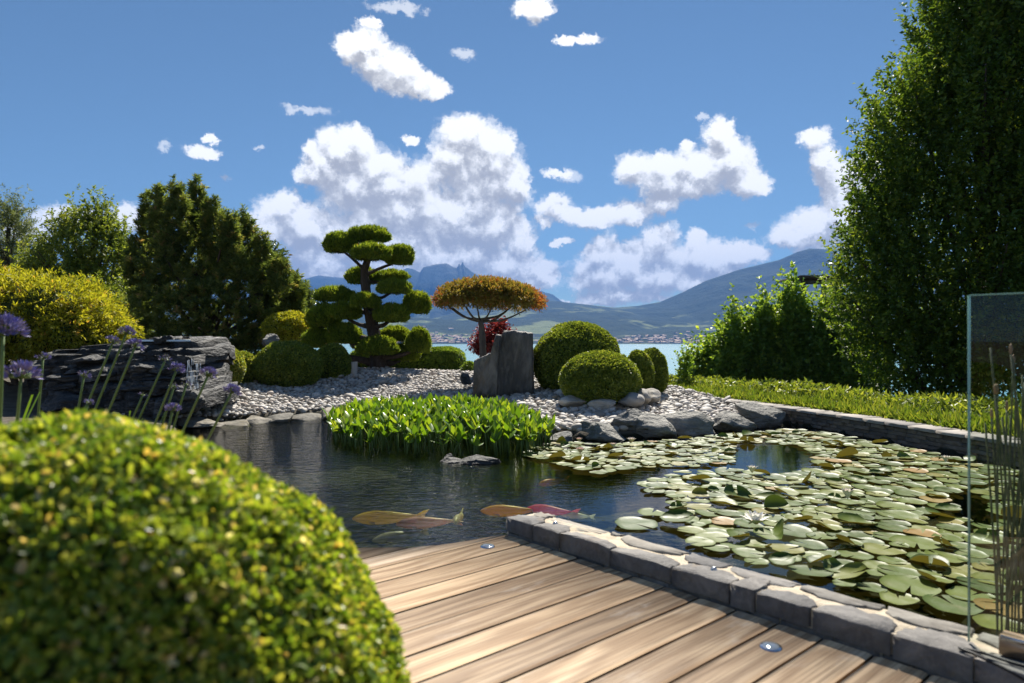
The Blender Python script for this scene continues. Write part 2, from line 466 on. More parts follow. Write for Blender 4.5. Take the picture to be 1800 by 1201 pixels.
POND += [(float(x), float(y)) for x, y in WALL_PATH if y < 8.8]
POND += [(4.85, .5), tuple(st(2.50, 1.3)[:2])]
POND = np.array(POND)
def poly_sd(x, y, poly):
    """signed distance to a polygon, positive outside"""
    x = np.asarray(x, float); y = np.asarray(y, float)
    best = np.full(x.shape, 1e9); inside = np.zeros(x.shape, bool); n = len(poly)
    for i in range(n):
        ax, ay = poly[i]; bx, by = poly[(i + 1) % n]
        ex, ey = bx - ax, by - ay; l2 = ex * ex + ey * ey + 1e-12
        u = np.clip(((x - ax) * ex + (y - ay) * ey) / l2, 0, 1)
        best = np.minimum(best, np.hypot(x - ax - u * ex, y - ay - u * ey))
        c = ((ay > y) != (by > y)) & (x < (bx - ax) * (y - ay) / (by - ay + 1e-15) + ax)
        inside ^= c
    return np.where(inside, -best, best)
def sstep(a, b, v):
    t = np.clip((v - a) / (b - a), 0, 1); return t * t * (3 - 2 * t)
WX = np.array([p[0] for p in WALL_PATH])[::-1]; WY = np.array([p[1] for p in WALL_PATH])[::-1]
def wall_x(y): return np.interp(y, WY, WX)
def ground_z(x, y):
    x = np.asarray(x, float); y = np.asarray(y, float)
    d = poly_sd(x, y, POND)
    z = -.03 + np.minimum(np.maximum(d, 0) * .105, .38)                      # gravel mound rising behind the pond
    bump_ = .10 * np.exp(-(((x + 2.75) / 1.0) ** 2 + ((y - 13.6) / .9) ** 2))
    z = z + bump_
    right = sstep(.02, .2, x - wall_x(y))                                   # planted ground behind the low wall
    z = z * (1 - right) + .07 * right
    deck = (x * KA[0] + y * KA[1] < 2.56) & (x * KK[0] + y * KK[1] > -3.9)
    z = np.where(deck, -.30, z)
    left = sstep(-3.2, -5.5, x) * sstep(11.5, 7., y)
    z = z * (1 - left) + (.06) * left
    z = np.where(d < 0, np.maximum(-.75, -.03 + d * 3.0), z)
    z = z - .5 * np.clip(x - wall_x(y) - 1.45, 0, 5) * (x > 0)
    edge = 15.2 + 13 * sstep(-3.5, -7.5, x) + 6 * sstep(16, 40, np.abs(x))
    z = z - 12.5 * sstep(0, 28, y - edge) - np.clip(y - edge, 0, 2) * .35
    return z
# one sheet of ground, fine in the garden and coarse towards the horizon
gx = np.concatenate([-np.geomspace(13000, 14, 24), np.arange(-13, 11, .16), np.geomspace(11.5, 13000, 24)])
gy = np.concatenate([-np.geomspace(3000, 5, 14), np.arange(-4, 19, .16), np.geomspace(20, 9600, 30)])
XX, YY = np.meshgrid(gx, gy); ZZ = ground_z(XX.ravel(), YY.ravel())
nx, ny = len(gx), len(gy)
i, j = np.meshgrid(np.arange(ny - 1), np.arange(nx - 1), indexing='ij')
Q = np.stack([i * nx + j, i * nx + j + 1, (i + 1) * nx + j + 1, (i + 1) * nx + j], -1).reshape(-1, 4)
m, t, out = mat_new('soil_and_grit')
c = t.ramp(t.noise(pos(t), 7., 6., .65), [(.3, (.075, .062, .045)), (.6, (.15, .13, .10)), (.8, (.20, .18, .15))])
pz = t.sep(pos(t))[2]
c = t.mixc(t.smooth(pz, -.035, -.07), c, (.020, .022, .012))
t.l.new(principled(t, c, .9, .2, bump(t, t.noise(pos(t), 40., 5., .7), .8, .03)).outputs[0], out.inputs[0])
M['soil'] = m
link('ground', mesh_np('ground', np.stack([XX.ravel(), YY.ravel(), ZZ], 1), None, Q, smooth=True), M['soil'], kind='structure')

# ------------------------------------------------------------------ lake, mountains, far shore
m, t, out = mat_new('lake_water')
n1 = t.noise(t.vec('MULTIPLY', pos(t), (1., 3., 1.)), .35, 4., .6)
n2 = t.noise(t.vec('MULTIPLY', pos(t), (.004, .02, 1.)), 1., 3., .5)
c = t.mixc(n2, (.085, .25, .29), (.13, .31, .34))
t.l.new(principled(t, c, .22, .5, bump(t, n1, .35, .4)).outputs[0], out.inputs[0]); M['lake'] = m
link('lake', mesh_np('lake', [(-13000, 26, LAKE_Z), (13000, 26, LAKE_Z), (13000, 9600, LAKE_Z), (-13000, 9600, LAKE_Z)], None, [(0, 1, 2, 3)]), M['lake'], kind='structure')

def mountain_mat(name, forest, meadow, rock, mscale, mlow, mhigh, rocky):
    m, t, out = mat_new(name)
    p_ = pos(t); z = t.sep(p_)[2]
    n1 = t.noise(p_, .0016, 6., .62); n2 = t.noise(p_, .012, 5., .7); n3 = t.noise(p_, mscale, 4., .6)
    c = t.mixc(n2, tuple(x * .5 for x in forest), tuple(x * 1.5 for x in forest))
    mk = t.math('MULTIPLY', t.smooth(n3, .53, .60), t.smooth(z, mhigh, mlow))
    c = t.mixc(mk, c, meadow)
    rk = t.smooth(t.math('ADD', t.math('MULTIPLY', t.math('SUBTRACT', n1, .5), 900.), z), rocky, rocky + 350.)
    c = t.mixc(rk, c, rock)
    t.l.new(principled(t, c, .95, .1, bump(t, n2, .9, 40.)).outputs[0], out.inputs[0]); return m
M['massif'] = mountain_mat('massif', (.022, .036, .026), (.10, .13, .06), (.17, .165, .16), .002, 300., 700., 780.)
M['hill'] = mountain_mat('wooded_hill', (.014, .030, .018), (.15, .18, .08), (.20, .19, .16), .0022, 120., 420., 2500.)
def ridge(name, prof, D, front, back, z0, mat, rough=1., nu=320, nv=46, power=1.25, seed=0.):
    pr = np.array(prof, float)
    px = np.linspace(pr[0, 0], pr[-1, 0], nu)
    px = np.sort(np.concatenate([px, pr[:, 0]])); nu = len(px)
    H = CAM_Z + (600.5 - np.interp(px, pr[:, 0], pr[:, 1])) / FPX * D
    v = np.concatenate([np.linspace(0, 1, nv), 1 + np.linspace(.1, 1, 10)])
    Vv, Pp = np.meshgrid(v, px, indexing='ij'); Hh = np.broadcast_to(H, Vv.shape)
    y = np.where(Vv <= 1, D - front * (1 - Vv), D + back * (Vv - 1))
    x = (Pp - 900) / FPX * D + (y - D) * .12 * np.sin(Pp * .01 + seed)
    f = np.where(Vv <= 1, Vv ** power, np.maximum(0, 2 - Vv) ** 1.2)
    n = fbm(np.stack([x.ravel() / 900 + seed, y.ravel() / 1500, np.zeros(x.size)], 1), 6, .55).reshape(x.shape)
    rid = 1 - np.abs(n)
    amp = (Hh - z0) * .26 * rough * np.clip(4 * f * (1 - f), 0, 1)
    z = z0 + (Hh - z0) * f + (rid - .75) * amp
    a, b = Vv.shape
    i, j = np.meshgrid(np.arange(a - 1), np.arange(b - 1), indexing='ij')
    Q = np.stack([i * b + j, i * b + j + 1, (i + 1) * b + j + 1, (i + 1) * b + j], -1).reshape(-1, 4)
    return link(name, mesh_np(name, np.stack([x.ravel(), y.ravel(), z.ravel()], 1), None, Q, smooth=True), mat, kind='structure')
ridge('mountain', [(-700, 500), (-500, 470), (0, 482), (300, 472), (480, 494), (530, 492), (560, 484), (585, 487), (610, 489), (640, 480), (665, 476), (690, 484), (740, 505), (900, 560), (1100, 596)],
      8900, 3000, 500, -9, M['massif'], 1., seed=3.)
ridge('mountain', [(-700, 540), (300, 530), (560, 515), (640, 505), (680, 489), (702, 478), (716, 471), (726, 473), (738, 479), (744, 470), (764, 465), (785, 463), (796, 469), (803, 471), (807, 463), (810, 467), (813, 460), (818, 469),
      (830, 478), (850, 490), (880, 509), (920, 530), (960, 550), (1000, 570), (1100, 598)], 8000, 4000, 900, -9, M['massif'], 1.15, 420, 60, 1.45, seed=9.)
ridge('mountain', [(780, 575), (880, 540), (928, 518), (936, 511), (941, 513), (947, 510), (958, 514), (972, 518), (985, 528), (1000, 538), (1050, 560), (1160, 598)], 8500, 2000, 600, -9, M['massif'], .8, 160, 30, seed=5.)
ridge('wooded_mountain', [(640, 598), (760, 560), (850, 538), (900, 531), (950, 527), (1000, 532), (1080, 541), (1120, 538), (1160, 531), (1200, 514), (1240, 494), (1300, 474), (1370, 457), (1402, 443), (1424, 437), (1450, 438), (1480, 442),
      (1560, 428), (1700, 445), (2000, 420), (2600, 470), (3300, 520)], 5600, 2600, 1500, -9, M['hill'], .9, 420, 60, 1.15, seed=1.)
ridge('shore_hills', [(-1800, 560), (-600, 552), (0, 560), (300, 566), (600, 560), (700, 556), (800, 563), (900, 566), (960, 560), (1040, 571), (1100, 578), (1200, 573), (1300, 562), (1500, 570), (1900, 556), (3000, 560)],
      4000, 1450, 1200, -9.2, M['hill'], .9, 420, 50, 1.35, seed=13.)
# the town strung along the far shore, too far to count
m, t, out = mat_new('far_houses'); t.l.new(principled(t, t.ramp(attr(t), [(0., (.24, .17, .14)), (.34, (.30, .22, .18)), (.36, (.30, .28, .26)), (1., (.62, .61, .60))], 'LINEAR'), .8, .2).outputs[0], out.inputs[0]); M['town'] = m
g = Geo(); deps = bpy.context.evaluated_depsgraph_get(); sh = bpy.data.objects['shore_hills']; deps.update()
r_ = random.Random(4)
for k in range(520):
    px = r_.gauss(760, 60) if r_.random() < .35 else (r_.gauss(1200, 70) if r_.random() < .5 else r_.uniform(480, 1500))
    y = 2620 + abs(r_.gauss(0, 320)); x = (px - 900) / FPX * y
    hit, loc, nn, ii = sh.ray_cast(Vector((x, y, 2000)), Vector((0, 0, -1)))
    if not hit: continue
    w, d_, h = r_.uniform(6, 13), r_.uniform(6, 10), r_.uniform(4, 8); a = r_.uniform(0, 3)
    ca, sa = math.cos(a), math.sin(a); z = loc.z - 2
    B = [(x + u * w * ca - v * d_ * sa, y + u * w * sa + v * d_ * ca) for u, v in ((-1, -1), (1, -1), (1, 1), (-1, 1))]
    V = [(bx, by, z) for bx, by in B] + [(bx, by, z + h) for bx, by in B]
    g.add(V, None, [(0, 1, 5, 4), (1, 2, 6, 5), (2, 3, 7, 6), (3, 0, 4, 7)], r_.uniform(.4, 1))
    R1 = [(x - w * ca, y - w * sa, z + h + 3), (x + w * ca, y + w * sa, z + h + 3)]
    g.add(V[4:] + R1, [(0, 3, 4), (1, 5, 2)], [(0, 1, 5, 4), (2, 3, 4, 5)], r_.uniform(0, .3))
solo('far_town', g, M['town'], (0, 0, 0), kind='stuff')

# the air between here and the mountains
m, t, out = mat_new('summer_haze')
pv = t.n.new('ShaderNodeVolumePrincipled')
pv.inputs['Color'].default_value = (.12, .34, .88, 1); pv.inputs['Density'].default_value = 9.2e-5; pv.inputs['Anisotropy'].default_value = 0.
t.l.new(pv.outputs[0], out.inputs['Volume']); M['haze'] = m
X0, X1, Y0, Y1, Z0, Z1 = -13200, 13200, -3100, 9700, -30, 1090
V = [(X0, Y0, Z0), (X1, Y0, Z0), (X1, Y1, Z0), (X0, Y1, Z0), (X0, Y0, Z1), (X1, Y0, Z1), (X1, Y1, Z1), (X0, Y1, Z1)]
link('haze', mesh_np('haze', V, None, [(3, 2, 1, 0), (4, 5, 6, 7), (0, 1, 5, 4), (1, 2, 6, 5), (2, 3, 7, 6), (3, 0, 4, 7)]), m, kind='stuff')

# ------------------------------------------------------------------ pond water
m, t, out = mat_new('pond_water')
p_ = pos(t); x_, y_, z_ = t.sep(p_)
rip = t.noise(t.vec('MULTIPLY', p_, (1.0, 2.4, 1.)), 7.5, 3., .55, .7)
rip2 = t.noise(t.vec('MULTIPLY', p_, (1., 2., 1.)), 26., 2., .5)
mask = t.math('MULTIPLY_ADD', t.smooth(t.math('ADD', x_, t.math('MULTIPLY', t.noise(p_, .9, 2.), .8)), 1.1, -.9), .94, .06)
h = t.math('MULTIPLY', t.math('MULTIPLY_ADD', rip2, .22, rip), mask)
nrm = bump(t, h, .5, .030)
fr = t.n.new('ShaderNodeFresnel'); fr.inputs[0].default_value = 1.34; t.l.new(nrm, fr.inputs['Normal'])
gl = t.n.new('ShaderNodeBsdfGlossy'); gl.inputs['Roughness'].default_value = .012; t.l.new(nrm, gl.inputs['Normal'])
tp = t.n.new('ShaderNodeBsdfTransparent'); tp.inputs[0].default_value = (.66, .70, .56, 1)
mx = t.n.new('ShaderNodeMixShader'); t.l.new(fr.outputs[0], mx.inputs[0]); t.l.new(tp.outputs[0], mx.inputs[1]); t.l.new(gl.outputs[0], mx.inputs[2])
t.l.new(mx.outputs[0], out.inputs[0]); M['water'] = m
me = bpy.data.meshes.new('pond_water'); cen = POND.mean(0)
me.from_pydata([(x, y, WATER_Z) for x, y in POND + unit(POND - cen) * .06], [], [tuple(range(len(POND)))])
me.update(); w_ = link('pond_water', me, M['water'], kind='structure')
if me.polygons[0].normal.z < 0: me.flip_normals()

# ------------------------------------------------------------------ timber deck, plank by plank
m, t, out = mat_new('weathered_teak')
oc = ocoord(t); r = orand(t)
off = t.comb(t.math('MULTIPLY', r, 37.), t.math('MULTIPLY', r, 11.), t.math('MULTIPLY', r, 5.))
q = t.vec('ADD', oc, off)
warp = t.noise(t.vec('MULTIPLY', q, (1.1, 5., 1.)), 1.0, 2., .5)
gy_ = t.sep(q)
ring = t.math('ADD', t.math('MULTIPLY', gy_[1], 26.), t.math('MULTIPLY', warp, 9.))
wv = t.math('MULTIPLY_ADD', t.math('SINE', t.math('MULTIPLY', ring, 3.2)), .5, .5)
fine = t.noise(t.vec('MULTIPLY', q, (2.2, 110., 10.)), 1., 5., .65)
big = t.noise(t.vec('MULTIPLY', q, (1.6, 5., 1.)), 1.3, 4., .6)
c = t.mixc(t.math('MULTIPLY_ADD', wv, .5, t.math('MULTIPLY', big, .5)), (.29, .175, .09), (.76, .57, .37))
c = t.mixc(t.smooth(fine, .40, .70, 0., .7), c, (.17, .10, .05))
tone = t.ramp(r, [(0., (.56, .53, .50)), (.25, (1., .98, .95)), (.45, (.72, .69, .66)), (.65, (1.10, 1.06, 1.0)), (.85, (.80, .76, .72)), (1., (.98, .92, .84))])
c = t.mixc(1., c, tone, 'MULTIPLY')
c = t.mixc(t.smooth(t.noise(t.vec('MULTIPLY', q, (1., 2.5, 1.)), 2.2, 5., .65), .54, .76, 0., .55), c, (.62, .56, .49))   # silvered patches
hb = t.math('ADD', t.math('MULTIPLY', fine, .5), t.math('MULTIPLY', wv, .25))
t.l.new(principled(t, c, t.math('MULTIPLY_ADD', fine, .2, .52), .35, bump(t, hb, .5, .005)).outputs[0], out.inputs[0]); M['teak'] = m
EDGE_T = np.array([-4.4, -3.7, -3.30, -3.10, -2.93, -2.83, -2.76, -2.72, -2.70, -2.66])
EDGE_S = np.array([.2, .80, 1.25, 1.48, 1.68, 1.80, 1.95, 2.12, 2.30, 2.302])
deck = thing('deck', (0, 0, 0), None, None); deck['kind'] = 'structure'
ang = math.atan2(KA[1], KA[0])
def plank(t0, t1):
    tt = np.linspace(t0, t1, 9); se = np.interp(tt, EDGE_T, EDGE_S, right=2.302)
    c0 = (t0 + t1) / 2; s0 = -4.6; bev = .003
    rows = []
    for k, (tv, ev) in enumerate(zip(tt, se)):
        zt = 0. if 0 < k < 8 else -bev
        ss = np.linspace(s0, ev, 7)
        rows.append(np.stack([ss, np.full(7, -(tv - c0)), np.full(7, zt)], 1))
    A = np.concatenate(rows); n = 7; k = len(tt)
    i, j = np.meshgrid(np.arange(k - 1), np.arange(n - 1), indexing='ij')
    Q = np.stack([i * n + j, (i + 1) * n + j, (i + 1) * n + j + 1, i * n + j + 1], -1).reshape(-1, 4)[:, ::-1]
    loop = [a * n for a in range(k)] + [(k - 1) * n + b for b in range(1, n)] + [a * n + n - 1 for a in range(k - 2, -1, -1)] + [b for b in range(n - 2, 0, -1)]
    low = A[loop] * [1, 1, 0] + [0, 0, -.028]
    V = np.concatenate([A, low]); L0 = len(A); nl = len(loop)
    S = [(loop[a], L0 + a, L0 + (a + 1) % nl, loop[(a + 1) % nl]) for a in range(nl)]
    o = link('plank', mesh_np('plank', V, None, np.concatenate([Q, S])), M['teak'], deck)
    p0 = st(0, c0); o.location = (p0[0], p0[1], RNG.normal(0, .0008)); o.rotation_euler = (0, 0, ang)
pitch = .162; base_t = -2.342
for k in range(-8, 19):
    plank(base_t + k * pitch + .004, base_t + (k + 1) * pitch - .004)

# recessed deck lights
M['steel'] = flat_mat('brushed_steel', (.55, .56, .58), .22, .5, 1.)
M['lens'] = flat_mat('lamp_glass', (.16, .19, .23), .05, .8, .3)
def disc(c, r0, r1, z0, z1, n=24):
    th = np.arange(n) / n * 2 * math.pi; cs = np.stack([np.cos(th), np.sin(th)], 1)
    V = np.concatenate([np.c_[c[0] + cs * r0, np.full(n, z0)] if False else np.column_stack([c[0] + cs[:, 0] * r, c[1] + cs[:, 1] * r, np.full(n, z)]) for r, z in ((r0, z0), (r1, z1))])
    k = len(V); V = np.concatenate([V, [[c[0], c[1], z1]]])
    return V, [(n + a, n + (a + 1) % n, k) for a in range(n)], [(a, (a + 1) % n, n + (a + 1) % n, n + a) for a in range(n)]
for (px, py, r, lab) in ((857, 961, .036, 'round steel deck light in the planks near the curved water edge'), (1355, 1138, .036, 'round steel deck light in the planks nearest the camera')):
    c = G(px, py, 0); o = thing('deck_light', c, lab, 'deck light', 'recessed deck lights')
    g = Geo(); g.add(*disc(c, r, r * .9, .0005, .006)); part('rim', g, M['steel'], o, True)
    g = Geo(); g.add(*disc(c, r * .72, r * .5, .0062, .0095)); part('lens', g, M['lens'], o, True)

# ------------------------------------------------------------------ stone kerb between deck and pond
M['slate'] = rock_mat('slate', (.075, .071, .07), (.135, .13, .125), (.22, .21, .20), 8., (1, 1, 1), .75, .75, .012, .35, (.17, .135, .10))
M['sandy'] = rock_mat('buff_slate', (.15, .135, .115), (.22, .205, .18), (.30, .285, .25), 8., (1, 1, 1), .8, .6, .008, .3)
M['mortar'] = flat_mat('pale_mortar', (.42, .355, .265), .9, .1, 0., 14., (.54, .47, .365), .5, 90.)
def prism(poly, z0, z1, bev=.008, jit=.004, rnd=.5, sub=3, zj=.003):
    """stone: polygon drawn in plan, chamfered rim and slightly uneven edge"""
    P2 = []
    n = len(poly)
    for k in range(n):
        a = np.array(poly[k][:2]); b = np.array(poly[(k + 1) % n][:2])
        for u in range(sub): P2.append(a + (b - a) * u / sub)
    P2 = np.array(P2) + RNG.normal(0, jit, (len(P2), 2)); c = P2.mean(0); m_ = len(P2)
    ins = P2 + unit(c - P2) * bev
    V = np.concatenate([np.column_stack([P2, np.full(m_, z0)]), np.column_stack([P2, np.full(m_, z1 - bev) + RNG.normal(0, zj, m_)]),
                        np.column_stack([ins, np.full(m_, z1) + RNG.normal(0, zj * .6, m_)]), [[c[0], c[1], z1 + RNG.normal(0, zj)]]])
    Q = [(r * m_ + a, r * m_ + (a + 1) % m_, (r + 1) * m_ + (a + 1) % m_, (r + 1) * m_ + a) for r in (0, 1) for a in range(m_)]
    T = [(2 * m_ + a, 2 * m_ + (a + 1) % m_, 3 * m_) for a in range(m_)]
    return V, T, Q, rnd
kerb = thing('stone_kerb', tuple(st(KERB_S0, KERB_T0, 0)), 'low slate and mortar kerb running between the deck and the lily pond', 'kerb')
ZK = .085
g = Geo()
body = [st(KERB_S0 + .016, KERB_T0 + .012), st(KERB_S0 + .016, KERB_T1), st(KERB_S1 - .01, KERB_T1), st(KERB_S1 - .01, KERB_T0 + .012)]
V, T, Q, _ = prism(body, -.6, ZK - .007, .004, .0, sub=24, zj=.0012); g.add(V, T, Q); part('mortar_bed', g, M['mortar'], kerb)
def t_of(px, s): u = (px - 900) / FPX; return (u * s * KA[1] - s * KA[0]) / (KK[0] - u * KK[1])
fj = [t_of(px, KERB_S0) for px in (889, 936, 983, 1072, 1182, 1281, 1329, 1425, 1566, 1712, 1900)] + [-.12, .14, .45, .8, 1.3]
fd = [.13, .12, .075, .10, .115, .15, .10, .125, .135, .12, .11, .13, .10, .12, .12]
fj[0] = KERB_T0
for k in range(len(fj) - 1):
    a, b = fj[k] + .005, fj[k + 1] - .005; d0 = fd[k] * 1.06; w = b - a
    poly = [st(KERB_S0, a), st(KERB_S0, b), st(KERB_S0 + d0 * .62, b - .004), st(KERB_S0 + d0, b - w * .25), st(KERB_S0 + d0 * .97, a + w * .3), st(KERB_S0 + d0 * .55, a + .004)]
    g = Geo(); g.add(*prism(poly, .018 - (k % 3) * .006, ZK + RNG.normal(0, .002), .004, .0035, sub=4)); part('stone', g, M['slate'], kerb)
bj = [t_of(px, KERB_S1) for px in (905, 978, 1074, 1100, 1212, 1290, 1412, 1560, 1720)] + [-.28, .05, .4, .85, 1.3]
bd = [.075, .095, .03, .085, .09, .085, .07, .075, .09, .08, .085, .08, .09]
bj[0] = KERB_T0 + .03
for k in range(len(bj) - 1):
    a, b = bj[k] + .007, bj[k + 1] - .007; d0 = bd[k] * 1.2; w = b - a
    poly = [st(KERB_S1, b), st(KERB_S1, a), st(KERB_S1 - d0 * .55, a + .006), st(KERB_S1 - d0, a + w * .3), st(KERB_S1 - d0 * .92, b - w * .28), st(KERB_S1 - d0 * .5, b - .006)]
    g = Geo(); g.add(*prism(poly, -.16, ZK + RNG.normal(0, .002), .004, .0035, sub=4)); part('stone', g, M['sandy' if k not in (4, 5) else 'slate'], kerb)
tq = KERB_T0 + .01
while tq < KERB_T1:                                   # the thin lower course above the planks
    w = RNG.uniform(.08, .2); poly = [st(KERB_S0 + .008, tq), st(KERB_S0 + .008, min(tq + w - .008, KERB_T1)), st(KERB_S0 + .05, min(tq + w - .008, KERB_T1)), st(KERB_S0 + .05, tq)]
    g = Geo(); g.add(*prism(poly, -.03, .012, .004, .002)); part('footing_stone', g, M['slate'], kerb); tq += w
for px, py, lab in ((976, 921, 'tiny metal stud light at the far end of the stone kerb'), (1255, 1002, 'tiny metal stud light midway along the stone kerb')):
    c = G(px, py, ZK); g = Geo(); V, T = ICO[2]; V = V * [.011, .011, .009]; g.add(V + np.array(c) + [0, 0, .004], T); 
    V2, T2, Q2 = disc(c, .014, .013, ZK + .001, ZK + .004, 16); g.add(V2, T2, Q2)
    solo('stud_light', g, M['steel'], c, True, label=lab, cat='stud light', group='stud lights on the kerb')

# ------------------------------------------------------------------ low dry-stone wall behind the lilies
wall = thing('dry_stone_wall', (3.7, 9., -.1), 'low curved dry stone wall with flat coping along the far side of the pond', 'wall')
WT = .115
seg = np.diff(WALL_PATH, axis=0); sl = np.hypot(seg[:, 0], seg[:, 1]); cum = np.concatenate([[0], np.cumsum(sl)])
def wp(s, off=0.):
    x = np.interp(s, cum, WALL_PATH[:, 0]); y = np.interp(s, cum, WALL_PATH[:, 1])
    x2 = np.interp(s + .05, cum, WALL_PATH[:, 0]) - np.interp(s - .05, cum, WALL_PATH[:, 0]); y2 = np.interp(s + .05, cum, WALL_PATH[:, 1]) - np.interp(s - .05, cum, WALL_PATH[:, 1])
    n = np.array([-y2, x2]) / math.hypot(x2, y2)
    return np.array([x, y]) + n * off
M['wall_stone'] = rock_mat('wall_stone', (.09, .075, .06), (.15, .125, .10), (.22, .19, .16), 7., (1, 1, 2), .85, .9, .015, .2)
M['coping'] = rock_mat('coping_stone', (.17, .155, .14), (.25, .235, .215), (.33, .31, .29), 5., (1, 1, 1), .8, .6, .01, .3)
LW = cum[-1] - .1
g = Geo(); ss = np.arange(.05, LW, .15)
for a, b in zip(ss[:-1], ss[1:]):
    f0, f1, b0, b1 = wp(a, .03), wp(b, .03), wp(a, .27), wp(b, .27)
    V = [(*p2, z) for z in (-.75, WT - .03) for p2 in (f0, f1, b1, b0)]
    g.add(V, None, [(0, 1, 5, 4), (1, 2, 6, 5), (2, 3, 7, 6), (3, 0, 4, 7), (4, 5, 6, 7)])
part('wall_core', g, M['wall_stone'], wall)
s0 = .05
while s0 < LW - .2:
    w = RNG.uniform(.26, .48); a, b = s0, min(s0 + w - .008, LW)
    poly = [wp(a, -.02), wp(b, -.02), wp(b, .30), wp(a, .30)]
    pl = prism(poly, WT - .035, WT + RNG.normal(0, .003), .007, .003); g = Geo(); g.add(*pl); part('coping_stone', g, M['coping'], wall); s0 += w
for row in range(6):
    s0 = .05 + RNG.uniform(0, .1); zlo = WT - .04 - (row + 1) * .042; zhi = zlo + .038
    while s0 < LW - .2:
        w = RNG.uniform(.11, .34)
        if wp(s0)[1] < 9.9:
            a, b = s0, s0 + w - .008; o_ = RNG.normal(0, .006)
            poly = [wp(a, o_), wp(b, o_ + RNG.normal(0, .004)), wp(b, .12), wp(a, .12)]
            g = Geo(); g.add(*prism(poly, zlo, zhi, .006, .002, sub=2)); part('stone', g, M['wall_stone'], wall)
        s0 += w

# ------------------------------------------------------------------ pebbles
GRAVEL_L = np.array([(-5.0, 8.6), (-4.35, 9.0), (-3.5, 9.65), (-2.7, 10.4), (-1.9, 10.3), (-1.2, 9.3), (-.4, 8.6), (.4, 7.85), (1.0, 7.7), (1.75, 8.0), (2.6, 8.6), (3.6, 9.15), (3.3, 10.1), (2.66, 11.5), (1.9, 12.6),
                     (.6, 12.9), (-.8, 14.6), (-2.2, 14.9), (-3.6, 14.2), (-4.6, 12.6), (-5.6, 11.2), (-5.8, 9.4)])
m, t, out = mat_new('river_pebble')
f = attr(t)
c = t.ramp(f, [(0., (.20, .18, .155)), (.2, (.34, .31, .27)), (.55, (.46, .43, .39)), (.85, (.58, .55, .51)), (1., (.38, .30, .24))])
c = t.mixc(t.smooth(t.noise(pos(t), 45., 5., .65), .40, .75, 0., .4), c, (.24, .22, .19))
t.l.new(principled(t, c, .65, .35, bump(t, t.noise(pos(t), 70., 4., .6), .25, .006)).outputs[0], out.inputs[0]); M['pebble'] = m
def low_ico():
    bm = bmesh.new(); bmesh.ops.create_icosphere(bm, subdivisions=1, radius=1.); 
    V = np.array([v.co[:] for v in bm.verts]); T = np.array([[v.index for v in f.verts] for f in bm.faces]); bm.free(); return V, T
pts = []
cell = {}
def dart(poly, n, rfun, lap=.8, tries=None, x0=None, seed=1, exclude=None):
    rng = np.random.default_rng(seed); lo = poly.min(0); hi = poly.max(0)
    C = rng.uniform(lo, hi, (tries or n * 8, 2)); C = C[poly_sd(C[:, 0], C[:, 1], poly) < 0]
    if exclude is not None: C = C[~exclude(C)]
    out_ = []; grid = {}; cs = .3
    for x, y in C:
        r = rfun(x, y, rng); gx_, gy__ = int(x // cs), int(y // cs); ok = True
        for a in (-1, 0, 1):
            for b in (-1, 0, 1):
                for (u, v, q) in grid.get((gx_ + a, gy__ + b), ()):
                    if (u - x) ** 2 + (v - y) ** 2 < (lap * (r + q)) ** 2: ok = False; break
                if not ok: break
            if not ok: break
        if ok:
            out_.append((x, y, r)); grid.setdefault((gx_, gy__), []).append((x, y, r))
            if len(out_) >= n: break
    return out_
def prad(x, y, rng):
    near = math.exp(-max(0, y - 7.6 - .25 * max(0, -x)) / 2.0)
    return float(np.clip(rng.lognormal(math.log(.036 + .016 * near), .28), .022, .085))
PE = dart(GRAVEL_L, 9500, prad, .80, 120000)
PE += [(x, y, r * .9) for (x, y, r) in dart(GRAVEL_L, 2500, prad, .80, 30000, seed=5)]
PE = np.array(PE)
pz = ground_z(PE[:, 0], PE[:, 1])
order = np.argsort(-(PE[:, 2] / PE[:, 1]))
V1, T1 = low_ico()
bed = thing('gravel_bed', (0, 11, 0), None, None); bed['kind'] = 'structure'
protos = []
for k in range(10):
    V = ICO[2][0].copy() if k < 10 else V1; V = V * (1 + .16 * fbm(V * 1.2 + k * 5.1, 2))[:, None]
    rv = RNG.random()
    protos.append(mesh_np('pebble', V, ICO[2][1], None, np.full(len(V), (k + .5) / 10), True)); protos[-1].materials.append(M['pebble'])
g = Geo()
for rank, k in enumerate(order):
    x, y, r = PE[k]; sc = np.array([r * RNG.uniform(1.0, 1.45), r * RNG.uniform(.8, 1.1), r * RNG.uniform(.5, .8)])
    rz = RNG.uniform(0, 6.28); tx, ty = RNG.normal(0, .22, 2); z = pz[k] + r * RNG.uniform(.15, .6)
    if rank < 300:
        o = link('pebble', protos[rank % 10], None, bed); o.location = (x, y - 11, z); o.scale = sc; o.rotation_euler = (tx, ty, rz)
    else:
        ca, sa = math.cos(rz), math.sin(rz)
        V = V1 * sc; V = np.column_stack([V[:, 0] * ca - V[:, 1] * sa, V[:, 0] * sa + V[:, 1] * ca, V[:, 2] + V[:, 0] * tx + V[:, 1] * ty]) + [x, y, z]
        g.add(V, T1, None, RNG.random())
part('loose_pebbles', g, M['pebble'], bed, True, kind='stuff')

